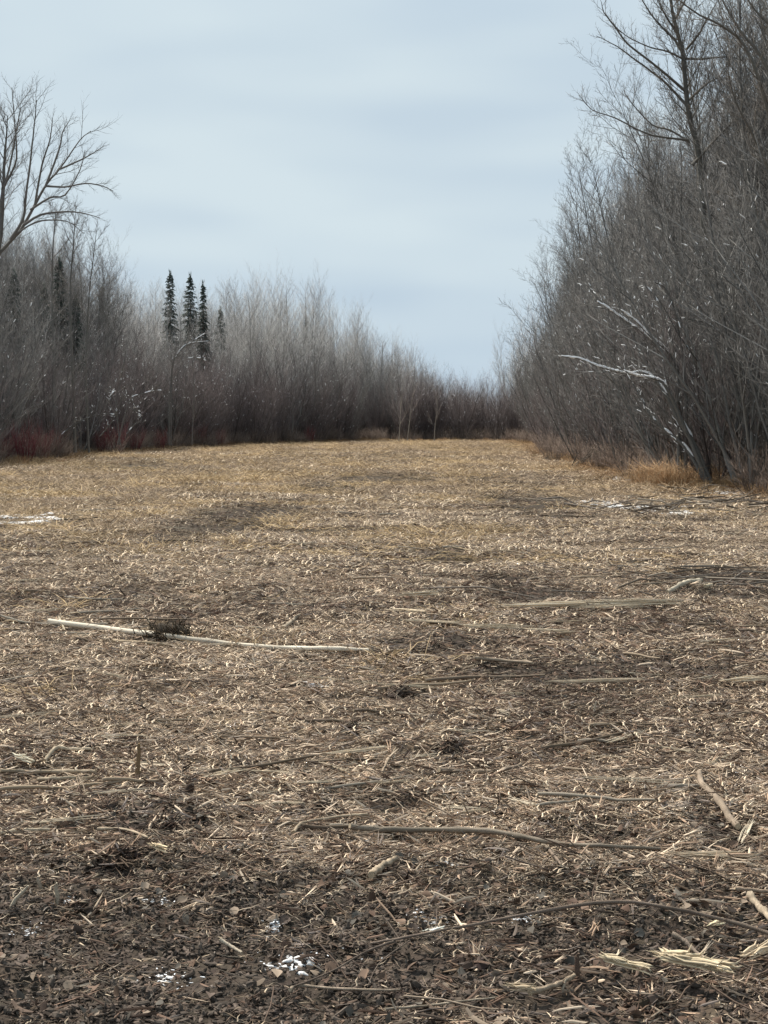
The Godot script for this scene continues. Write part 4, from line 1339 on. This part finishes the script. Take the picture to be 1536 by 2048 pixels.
	tag(pile, "heap of dark cut brush leaning up to the right beside the right-hand thicket", "brush pile")


func debris_clump(px: float, py: float, wpx: float, hpx: float, label: String) -> void:
	var at := gp(px, py)
	var mpp := -at.z / F
	var w := wpx * 0.5 * mpp
	var h := hpx * mpp
	var b := MB.new()
	for k in 190:
		var q := Vector3(R.randfn(0, 0.42) * w, 0, R.randfn(0, 0.5) * w)
		var top := h * exp(-(q.x * q.x + q.z * q.z) / (0.35 * w * w))
		q.y = hgt(at.x + q.x, at.z + q.z) - at.y + top * rf(0.1, 0.8)
		var a := R.randf() * TAU
		var dir := Vector3(cos(a), R.randfn(0.25, 0.4), sin(a) * 0.7).normalized()
		var L := rf(0.03, 0.13)
		var r := rf(0.002, 0.008)
		var c := chip_color(0.6, 0.0) * rf(0.25, 0.8)
		tube(b, PackedVector3Array([q - dir * L * 0.5, q + rv() * 0.008, q + dir * L * 0.5 + rv() * 0.015]), PackedFloat32Array([r * 0.5, r, 0.0]), 4, c, c, false, c, 0.6)
	var m := MB.new()
	for k in 26:
		var q := Vector3(R.randfn(0, 0.3) * w, 0, R.randfn(0, 0.35) * w)
		q.y = hgt(at.x + q.x, at.z + q.z) - at.y + h * 0.25 * exp(-(q.x * q.x + q.z * q.z) / (0.35 * w * w))
		var r := rf(0.012, 0.03)
		var c := Color(0.055, 0.042, 0.034) * rf(0.6, 1.4)
		tube(m, PackedVector3Array([q - Vector3(r, 0, 0), q + rv() * r * 0.3, q + Vector3(r, rf(0, r), 0)]), PackedFloat32Array([r * 0.5, r, 0.0]), 6, c, c, true, c, 0.7)
	var o := base("debris_clump", at)
	part("shreds", b.mesh(M.wood), o).set_meta("kind", "stuff")
	part("crumbs", facet(m).mesh(M.soil), o).set_meta("kind", "stuff")
	tag(o, label, "debris")


func build_slash() -> void:
	for e in [[335, 1668, 130, 46, "dark hump of torn roots and shreds at the left of the foreground"], [232, 1722, 150, 44, "broad hump of mulch just in front of the dark hump at the left"], [160, 1830, 110, 34, "low clump of mulch beside the upright splinters at the left edge"], [705, 1740, 70, 28, "small clump of bark left of the thick broken stick near the middle"], [830, 1762, 80, 26, "dark clump right of the thick broken stick near the middle"], [650, 1622, 110, 36, "tangle of pale and dark shreds left of the long branch's left end"], [900, 1508, 90, 34, "tangled clump with grey crust behind the brown crooked stick"], [1075, 1690, 80, 34, "clump of bark pushed up against the long grey-brown branch"], [700, 1462, 100, 28, "low tangle of splinters in the centre of the clearing"], [870, 1300, 90, 30, "dark root tangle in the middle, right of the long pale pole"], [800, 1395, 80, 20, "small dark clump in the mid ground near the middle"], [1240, 1360, 110, 22, "dark clump in the streak of bare soil at the right"], [455, 1045, 90, 22, "dark torn clump in the dry grass at the left"], [1035, 1008, 70, 14, "dark clump in the dry grass right of the middle"], [700, 1070, 70, 16, "small dark clump where the dry grass begins in the middle"], [1195, 1030, 60, 18, "mossy dark clump by the snow below the right-hand thicket"], [1440, 1420, 90, 24, "clump of grey shreds at the right of the mid ground"], [40, 1200, 80, 20, "dark clump at the left edge behind the long pale pole"], [215, 1620, 60, 24, "small clump of bark behind the dark hump at the left"], [960, 1925, 110, 24, "low tangle of twigs under the thin arching branch"], [1300, 2010, 120, 30, "tangle of shreds in front of the big frayed bundle"]]:
		debris_clump(e[0], e[1], e[2], e[3], e[4])
	var k := 0
	for p in [[1235, 1018, 16], [1330, 1030, 22], [1440, 1012, 26], [1395, 988, 14], [1500, 1018, 18], [1330, 1150, 20], [1450, 1165, 28], [1180, 1185, 10]]:
		var at := gp(p[0], p[1])
		var pile := base("brush_pile", at)
		for j in int(p[2]):
			var b := MB.new()
			var q := Vector3(R.randfn(0, 0.6), 0, R.randfn(0, 0.9))
			q.y = hgt(at.x + q.x, at.z + q.z) - at.y + rf(0.01, 0.16)
			var dir := Vector3(1, R.randfn(0.0, 0.16), R.randfn(0, 1.0)).normalized()
			var L := 0.18 + 0.6 * pow(R.randf(), 2.0)
			var r := rf(0.006, 0.02)
			if p[1] > 1100:
				r *= 0.5
				dir = Vector3(1, R.randfn(0.0, 0.05), R.randfn(0, 0.7)).normalized()
				q.y = hgt(at.x + q.x, at.z + q.z) - at.y + rf(0.01, 0.07)
			var c: Color = [Color(0.45, 0.38, 0.30), Color(0.26, 0.22, 0.185), Color(0.16, 0.13, 0.105)][j % 3 if p[1] < 1100 else maxi(j % 4 - 1, 0) + (1 if j % 4 == 0 else 0)]
			tube(b, PackedVector3Array([q - dir * L, q + rv() * 0.08, q + dir * L + rv() * 0.12]), PackedFloat32Array([r, r, r * 0.6]), 5, c, c, true)
			part("stick", b.mesh(M.bark), pile)
		tag(pile, ["low heap of sticks and snow, leftmost below the right-hand thicket", "low heap of pale sticks below the orange clump and thicket", "largest low heap of sticks, near the right edge below the thicket", "small heap of sticks right against the foot of the orange clump", "low heap of sticks at the right edge, in front of the snow", "flattened tangle of branches just left of the dark pole over the hollow", "widest flattened tangle of dark branches, around the hollow at the right", "small flattened tangle of branches left of the hollow at the right"][k], "brush pile")
		k += 1


func build_debris() -> void:
	var pale := Color(0.50, 0.42, 0.31)
	var grey := Color(0.30, 0.26, 0.21)
	var brown := Color(0.15, 0.115, 0.085)
	var dark := Color(0.085, 0.065, 0.05)
	# left: the long pale pole and the sticks beside it
	stick("fallen_pole", [[98, 1256], [200, 1268], [300, 1280], [420, 1295], [560, 1308], [650, 1311], [738, 1312]], 13, 7, Color(0.66, 0.59, 0.48), "long pale peeled pole lying at the left, the longest stick in the clearing", "pole", "", [{"px": [[250, 1272], [262, 1258], [268, 1246]], "w": 3}, {"px": [[500, 1302], [520, 1318]], "w": 3}], null, 0.0)
	stick("fallen_stick", [[0, 1246], [50, 1254], [130, 1258], [215, 1257]], 6, 4, grey, "thin grey stick just behind the left end of the long pale pole", "stick")
	stick("fallen_stick", [[225, 1289], [290, 1296], [358, 1302]], 8, 6, Color(0.33, 0.26, 0.18), "short brown stick tucked under the middle of the long pale pole", "stick")
	stick("fallen_stick", [[0, 1254], [60, 1266], [120, 1274], [190, 1276]], 4, 3, grey, "thin stick in front of the left end of the long pale pole", "stick")
	stick("fallen_stick", [[118, 1245], [124, 1258], [130, 1270]], 5, 4, pale, "short pale stick crossing the left end of the long pale pole", "stick")
	stick("fallen_stick", [[535, 1333], [640, 1337], [700, 1342], [755, 1350]], 3, 2.5, grey, "thin grey stick in front of the right end of the long pale pole", "stick")
	stick("fallen_stick", [[88, 1074], [130, 1078], [175, 1083]], 6, 5, Color(0.38, 0.30, 0.22), "short pale stick far left beside the snow strip", "stick")
	stick("fallen_stick", [[132, 1202], [180, 1206], [245, 1208]], 5, 4, grey, "straight grey stick far left, behind the long pale pole", "stick")
	stick("fallen_stick", [[566, 1268], [582, 1254], [598, 1240]], 9, 7, Color(0.34, 0.28, 0.21), "stout short stick pointing away, right of the root clump", "stick")
	# root clump
	var rc := base("root_clump", gp(342, 1280))
	var b := MB.new()
	for k in 260:
		var a := R.randf() * TAU
		var q := Vector3(R.randfn(0, 0.07), rf(-0.02, 0.05), R.randfn(0, 0.06))
		var dir := Vector3(cos(a) * rf(0.2, 1.0) - 0.25, rf(0.2, 1.1), sin(a) * 0.6).normalized()
		var L := rf(0.06, 0.17)
		tube(b, PackedVector3Array([q, q + dir * L * 0.5, q + dir * L + Vector3(0, -0.03, 0) + rv() * 0.02]), PackedFloat32Array([0.004, 0.003, 0.0]), 3, Color(0.03, 0.024, 0.018), Color(0.10, 0.074, 0.048) * rf(0.3, 1.3))
	part("roots", b.mesh(M.straw), rc)
	rc.scale = Vector3.ONE * 1.3
	b = MB.new()
	tube(b, PackedVector3Array([Vector3(-0.13, 0, 0), Vector3(-0.06, 0.03, 0), Vector3(0.05, 0.03, 0), Vector3(0.14, 0, 0)]), PackedFloat32Array([0.02, 0.07, 0.06, 0.0]), 7, dark * 0.5, dark * 0.5, true, dark * 0.5)
	part("soil_ball", b.mesh(M.soil), rc)
	tag(rc, "dark torn-up clump of roots standing behind the long pale pole", "root clump")
	# foreground branches
	stick("fallen_branch", [[700, 1672], [760, 1677], [850, 1679], [950, 1680], [1010, 1687], [1050, 1695], [1130, 1709], [1200, 1711], [1320, 1718]], 14, 7, Color(0.22, 0.185, 0.145), "long grey-brown branch lying across the middle of the foreground", "branch", "", [{"px": [[1015, 1686], [1003, 1700], [990, 1715]], "w": 6}, {"px": [[1085, 1700], [1115, 1722], [1128, 1745]], "w": 8}, {"px": [[1190, 1710], [1185, 1695], [1170, 1680]], "w": 4}, {"px": [[1290, 1716], [1340, 1730], [1380, 1745]], "w": 6}])
	stick("fallen_branch", [[1398, 1562], [1404, 1585], [1424, 1605], [1446, 1630], [1458, 1655], [1476, 1672]], 13, 15, Color(0.26, 0.205, 0.155), "crooked thick brown branch pointing towards the camera at the right", "branch")
	stick("thin_branch", [[1540, 1908, 0.03], [1450, 1893, 0.05], [1340, 1880, 0.07], [1230, 1874, 0.08], [1100, 1879, 0.06], [980, 1890, 0.04], [860, 1906, 0.03], [790, 1913, 0.02], [740, 1915, 0.01]], 9, 4, Color(0.16, 0.125, 0.10), "long thin arching branch across the bottom right of the foreground", "branch", "",
		[{"px": [[790, 1912, 0.03], [730, 1935, 0.03], [660, 1962, 0.01], [560, 1995, 0.0]], "w": 5}, {"px": [[800, 1910, 0.03], [770, 1885, 0.06], [745, 1870, 0.08]], "w": 3}, {"px": [[820, 1908, 0.03], [760, 1950, 0.02], [735, 1985, 0.0]], "w": 3}, {"px": [[870, 1903, 0.03], [873, 1880, 0.05], [873, 1865, 0.06]], "w": 3}, {"px": [[985, 1888, 0.04], [960, 1862, 0.08], [930, 1845, 0.1]], "w": 3}, {"px": [[1450, 1893, 0.05], [1420, 1900, 0.02], [1370, 1895, 0.0]], "w": 4}])
	stick("fallen_branch", [[1345, 1890], [1370, 1905], [1390, 1925], [1435, 1957]], 11, 7, Color(0.24, 0.19, 0.15), "short forked grey branch under the right end of the thin arching branch", "branch", "", [{"px": [[1378, 1912], [1366, 1930], [1356, 1945]], "w": 7}, {"px": [[1385, 1918], [1400, 1900], [1420, 1896]], "w": 5}])
	stick("fallen_stick", [[580, 2002], [600, 1993], [680, 2000], [760, 2003], [800, 2002]], 8, 4, Color(0.26, 0.21, 0.16), "thin stick with a pale end near the bottom, left of centre", "stick")
	stick("fallen_stick", [[770, 2042], [850, 2034], [930, 2024], [990, 2018]], 6, 4, Color(0.26, 0.22, 0.17), "thin stick at the very bottom of the picture, right of centre", "stick")
	stick("fallen_stick", [[1500, 1812], [1520, 1838], [1550, 1868]], 15, 14, Color(0.33, 0.27, 0.2), "stout stick at the right edge pointing towards the camera", "stick")
	stick("fallen_stick", [[1470, 1796], [1510, 1800], [1560, 1804]], 8, 8, Color(0.25, 0.19, 0.14), "brown stick at the right edge just behind the stout one", "stick")
	stick("fallen_stick", [[878, 1555], [940, 1557], [1000, 1555], [1045, 1541]], 9, 6, Color(0.21, 0.165, 0.125), "brown crooked stick right of centre, behind the long branch", "stick")
	stick("fallen_stick", [[950, 1328], [1005, 1332], [1065, 1339]], 8, 6, Color(0.3, 0.24, 0.18), "brown stick by the dark hollow in the middle of the clearing", "stick")
	stick("fallen_stick", [[0, 1557], [70, 1559], [150, 1558], [192, 1558]], 9, 8, Color(0.36, 0.29, 0.21), "straight pale brown stick at the left edge of the foreground", "stick")
	stick("fallen_stick", [[76, 1575], [110, 1573], [152, 1571]], 9, 7, Color(0.36, 0.30, 0.22), "short thick stick in front of the straight one at the left edge", "stick")
	stick("fallen_stick", [[90, 1526], [112, 1511], [140, 1513], [182, 1513]], 9, 6, Color(0.44, 0.36, 0.26), "bent pale stick behind the straight one at the left edge", "stick")
	stick("fallen_stick", [[588, 1682], [602, 1664], [640, 1655], [700, 1647], [735, 1645]], 7, 5, Color(0.36, 0.29, 0.21), "curved pale stick left of the long grey-brown branch", "stick")
	stick("fallen_stick", [[0, 1681], [40, 1677], [100, 1676]], 7, 6, pale, "pale stick at the left edge level with the long branch", "stick")
	stick("fallen_stick", [[195, 1674], [250, 1676], [296, 1693]], 7, 5, Color(0.36, 0.29, 0.21), "bent stick beside the dark hump on the left", "stick")
	stick("fallen_stick", [[742, 1772], [762, 1755], [792, 1738]], 16, 12, Color(0.40, 0.32, 0.23), "thick pale broken stick beside the dark hollow near the middle", "stick")
	stick("fallen_stick", [[440, 1900], [460, 1912], [484, 1926]], 8, 6, Color(0.42, 0.36, 0.28), "short pale stick left of the long snow patch in front", "stick")
	stick("fallen_stick", [[1130, 1550], [1200, 1552], [1300, 1550]], 6, 5, Color(0.25, 0.2, 0.15), "thin straight brown stick right of the crooked one", "stick")
	stick("fallen_stick", [[440, 1486], [480, 1490], [560, 1489]], 6, 5, Color(0.28, 0.21, 0.15), "thin brown stick left of centre, behind the upright stalk", "stick")
	stick("fallen_stick", [[310, 1453], [370, 1452], [440, 1452]], 5, 4, Color(0.24, 0.19, 0.14), "thin brown stick left of centre in the mid ground", "stick")
	stick("fallen_log", [[1250, 1178], [1310, 1176], [1360, 1170], [1412, 1160]], 6, 9, Color(0.2, 0.16, 0.12), "dark pole raised over the hollow at the right", "pole")
	stick("fallen_log", [[1335, 1190], [1370, 1180], [1402, 1170]], 9, 10, Color(0.40, 0.35, 0.27), "stout grey log end in front of the dark pole at the right", "log")
	stick("fallen_log", [[1410, 1184], [1422, 1178]], 9, 8, Color(0.5, 0.42, 0.3), "stubby pale log beside the stout grey log end", "log")
	stick("fallen_log", [[1325, 1026], [1380, 1024], [1432, 1021]], 6, 5, Color(0.2, 0.16, 0.12), "dark straight pole among the snow below the right-hand thicket", "pole")
	stick("fallen_stick", [[905, 1102], [950, 1106], [1010, 1110], [1050, 1106]], 4, 3, Color(0.36, 0.29, 0.2), "pale thin stick in the mid ground right of centre", "stick")
	stick("fallen_stick", [[1235, 1118], [1280, 1136], [1330, 1145]], 4, 4, Color(0.34, 0.28, 0.21), "slanting thin stick behind the dark pole at the right", "stick")
	stick("fallen_stick", [[1100, 1720], [1112, 1735], [1122, 1748]], 8, 4, Color(0.2, 0.155, 0.12), "short dark twig end under the long grey-brown branch", "stick")
	stick("fallen_stick", [[1060, 2010], [1110, 1995], [1150, 1975]], 14, 8, Color(0.28, 0.22, 0.16), "split brown stick at the bottom right beside the frayed wood", "stick")
	# split wood
	splinter([1000, 1228], [1372, 1221], 11, 9, pale, "longest pale strip of split wood, right of centre in the mid ground")
	splinter([1130, 1232], [1300, 1228], 6, 4, pale, "shorter pale strip against the longest strip of split wood")
	splinter([785, 1205], [890, 1202], 9, 5, pale, "pair of pale strips in the middle, left of the longest strip")
	splinter([768, 1231], [860, 1238], 6, 4, pale, "pale strip in front of the pair of pale strips in the middle")
	splinter([785, 1253], [930, 1262], 5, 4, pale, "thin pale strip left of the cluster in the middle")
	splinter([910, 1268], [1045, 1273], 8, 6, pale, "broad pale strip in the cluster right of the middle")
	splinter([1030, 1272], [1150, 1280], 5, 4, pale, "thin pale strip at the right end of the cluster in the middle")
	splinter([1060, 1384], [1300, 1378], 6, 7, Color(0.46, 0.38, 0.28), "long strip of pale shreds at the right, in front of the dark streak")
	splinter([1430, 1384], [1545, 1381], 11, 6, pale, "thick pale slab of split wood at the right edge")
	splinter([1310, 1952], [1475, 1992], 24, 16, Color(0.50, 0.41, 0.28), "big frayed bundle of yellow wood fibres at the bottom right")
	splinter([1190, 1951], [1305, 1985], 14, 8, Color(0.54, 0.45, 0.31), "yellow frayed splinter left of the big frayed bundle")
	splinter([1480, 1960], [1560, 1930], 18, 8, Color(0.46, 0.37, 0.26), "yellow shreds at the right edge above the big frayed bundle")
	splinter([1000, 2010], [1075, 2020], 12, 7, Color(0.44, 0.35, 0.24), "yellow shreds at the bottom, left of the split brown stick")
	splinter([1385, 1300], [1480, 1294], 5, 5, pale, "thin pale strip at the far right of the mid ground")
	splinter([1320, 1740], [1530, 1746], 10, 8, Color(0.40, 0.32, 0.23), "long brown shreds at the right, past the end of the long branch")
	splinter([20, 1536], [66, 1552], 12, 3, Color(0.62, 0.55, 0.42), "bright white-yellow wedge of wood at the left edge")
	splinter([298, 1720], [340, 1734], 10, 3, Color(0.55, 0.44, 0.29), "yellow wedge of wood beside the dark soil on the left")
	splinter([840, 1902], [888, 1892], 9, 3, Color(0.68, 0.64, 0.55), "bright white flake of wood above the thin arching branch")
	splinter([1410, 1886], [1450, 1876], 9, 3, Color(0.62, 0.52, 0.36), "pale yellow flake of wood behind the thin arching branch")
	splinter([585, 1590], [675, 1588], 6, 5, pale, "pale strip of wood left of centre below the upright stalk")
	splinter([400, 1580], [490, 1566], 7, 4, pale, "pale curved strip of wood right of the upright stalk")
	splinter([640, 1532], [780, 1512], 6, 4, pale, "slanting pale strip of wood in the centre")
	splinter([1290, 1935], [1400, 1960], 8, 8, Color(0.5, 0.41, 0.28), "loose yellow fibres on top of the big frayed bundle")
	# things that stand up
	upright("dead_stalk", 275, 1572, 88, 10, Color(0.24, 0.17, 0.10), "upright brown dead stalk at the left of the foreground", "stalk", 4)
	upright("stump", 368, 1598, 30, 22, Color(0.08, 0.058, 0.045), "small dark broken stump right of the upright stalk", "stump", 18)
	upright("stump", 1155, 1962, 58, 12, Color(0.13, 0.092, 0.07), "brown upright stub under the thin arching branch", "stump", 2)
	upright("splinter_stake", 14, 1812, 42, 9, Color(0.5, 0.43, 0.33), "pale splinter leaning to the right at the left edge", "splinter", 44)
	upright("splinter_stake", 112, 1806, 42, 9, Color(0.48, 0.41, 0.31), "upright pale splinter near the left edge", "splinter", 2)
	upright("splinter_stake", 84, 1778, 26, 8, Color(0.46, 0.38, 0.29), "shorter pale splinter behind the upright one near the left edge", "splinter", -8)
	upright("splinter_stake", 1124, 1990, 34, 5, Color(0.6, 0.52, 0.4), "thin pale splinter standing near the bottom right", "splinter", 10)
	upright("splinter_stake", 1185, 1430, 28, 4, Color(0.5, 0.43, 0.33), "thin pale sprig standing in the mid ground at the right", "splinter", 6)
	# loose sticks that nothing tells apart
	var protos := []
	for k in 6:
		var sb := MB.new()
		var L := 1.0
		var bend := rf(-0.06, 0.06)
		var c: Color = [Color(0.74, 0.64, 0.49), grey, Color(0.36, 0.28, 0.2), brown, Color(0.62, 0.52, 0.38), Color(0.22, 0.17, 0.125)][k]
		if k in [0, 4]:
			sb = splinter_mesh(1.0, 0.05, 4, c)
		else:
			tube(sb, smooth(PackedVector3Array([Vector3(-0.5, 0, 0), Vector3(-0.15, 0.015, bend), Vector3(0.2, 0.0, bend * 0.7), Vector3(0.5, 0.03, -bend)]), 3, 0.006), PackedFloat32Array([0.026, 0.024, 0.028, 0.023, 0.022, 0.024, 0.02, 0.018, 0.018, 0.014]), 6, c, c * 0.9, true)
		protos.append(sb.mesh(M.wood if k in [0, 4] else M.bark))
	var names := ["broken_stick", "broken_stick"]
	for k in 285:
		var t := R.randf()
		var d := 5.4 + pow(t, 1.25) * 26.0
		var x := rf(-1, 1) * d * 0.27
		var z := -d
		if soil(x, z) > 0.75: continue
		var o := MeshInstance3D.new()
		o.name = numbered("broken_stick")
		var kind: int = [0, 4, 0, 4, 1, 2, 3, 5][R.randi() % 8]
		o.mesh = protos[kind]
		add_child(o, true)
		var L := rf(0.16, 0.42) * (1.0 + d * 0.035) * (1.5 if R.randf() < 0.2 else 1.0)
		o.position = Vector3(x, hgt(x, z) + 0.03, z)
		o.basis = Basis(Vector3.UP, R.randfn(0.0, 0.45)) * Basis(Vector3.BACK, R.randfn(0.0, 0.04)) * Basis.from_scale(Vector3(L, rf(0.18, 0.36) + d * 0.012, rf(0.18, 0.36) + d * 0.012))
		var look: String = ["pale split", "grey", "tan", "dark brown", "yellowish split", "brown"][kind]
		var where := "close to the camera" if d < 8.0 else ("in the middle of the clearing" if d < 17.0 else "far down the clearing")
		tag(o, "loose %s stick lying in the mulch %s" % [look, where], "stick", "loose %s sticks in the mulch %s" % [look, where])


func build_snow() -> void:
	var s := [[580, 1926, 85, 18, "long crusty snow patch beside the thin branch at the bottom left"], [340, 1958, 40, 12, "small snow patch left of the long crusty one"], [313, 1811, 34, 6, "narrow snow patch on the leafy soil at the left"], [138, 1812, 22, 9, "small snow lump by the upright splinters on the left"], [60, 1868, 26, 9, "small snow patch at the left edge of the dark soil"], [40, 1046, 75, 9, "long snow strip at the far left edge of the clearing"], [1200, 1012, 45, 8, "snow patch below the right-hand thicket, left end of the row"], [1265, 960, 40, 5, "snow patch just left of the big orange clump"], [1320, 1022, 80, 9, "snow among the sticks below the right-hand thicket"], [1440, 985, 50, 9, "snow patch at the foot of the right-hand thicket"], [1500, 985, 44, 10, "snow patch at the right edge under the thicket"], [1475, 940, 40, 8, "snow between the stems at the right edge"], [1490, 1540, 50, 14, "thin snow at the right edge of the foreground"], [1455, 1610, 26, 14, "thin snow beside the crooked thick branch"], [900, 1500, 36, 10, "grey snow crust in the middle of the foreground"], [530, 881, 22, 3, "small snow patch at the foot of the far left shrubs"], [800, 878, 40, 3, "snow patch at the far left corner of the clearing"], [1108, 888, 18, 3, "snow patch at the far right corner of the clearing"], [545, 1855, 16, 8, "small round snow lump on the leaves left of centre"], [860, 1840, 34, 14, "patchy snow on the leaves in the centre"], [720, 1690, 30, 9, "patchy snow behind the left end of the long branch"], [900, 1720, 60, 12, "patchy snow under the long grey-brown branch"], [1220, 1738, 24, 6, "small snow streak in front of the long branch"], [475, 1690, 26, 6, "small snow patch on the dark hump at the left"], [1410, 1410, 60, 8, "thin snow in the mulch at the right"], [210, 1390, 30, 6, "thin snow in the mulch at the left"], [640, 1375, 34, 6, "thin snow in the mulch left of centre"], [250, 908, 26, 3, "snow patch in front of the red stems on the left"], [580, 1298, 30, 5, "thin snow behind the right half of the long pale pole"], [1060, 1842, 26, 5, "thin snow on the leaves right of centre"]]
	for e in s:
		snow_patch(e[0], e[1], e[2], e[3], e[4])
	var crumbs := base("snow_crumbs")
	tag(crumbs, "crumbs of old snow caught in the mulch and under the thickets", "snow", "", "stuff")
	var b := MB.new()
	tube(b, PackedVector3Array([Vector3(-0.5, 0, 0), Vector3(-0.3, 0.05, 0.06), Vector3(0.15, 0.02, -0.05), Vector3(0.5, 0, 0)]), PackedFloat32Array([0.1, 0.3, 0.34, 0.0]), 6, Color(1, 1, 1), Color(1, 1, 1), true, Color(1, 1, 1), 0.6)
	var buf := PackedFloat32Array()
	for e in s:
		for k in 34:
			var px: float = e[0] + R.randfn(0, 0.9) * e[2]
			var py: float = e[1] + R.randfn(0, 1.0) * e[3]
			if py < 875.0: continue
			if py > 1250.0 and k % 2: continue
			var p := gp(px, py, 0.01)
			var z := rf(0.006, 0.018) * (1.0 + -p.z * 0.03) * (0.5 if py > 1250.0 else 1.0)
			pack(buf, Basis(Vector3.UP, R.randf() * TAU) * Basis.from_scale(Vector3(z * rf(1, 2.2), z * 0.6, z)), p, Color(0.74, 0.76, 0.79) * rf(0.75, 1.05))
	for k in 900:                                        # on the floor of the right-hand thicket
		var d := rf(30.0, 60.0)
		var x := edge_r(d) + rf(-0.6, 6.0)
		var z := rf(0.04, 0.14)
		pack(buf, Basis(Vector3.UP, R.randf() * TAU) * Basis.from_scale(Vector3(z * rf(1, 3), z * 0.6, z)), Vector3(x, hgt(x, -d) + 0.02, -d), Color(0.84, 0.86, 0.89))
	multi("crumbs", b.mesh(M.snow), buf, crumbs)
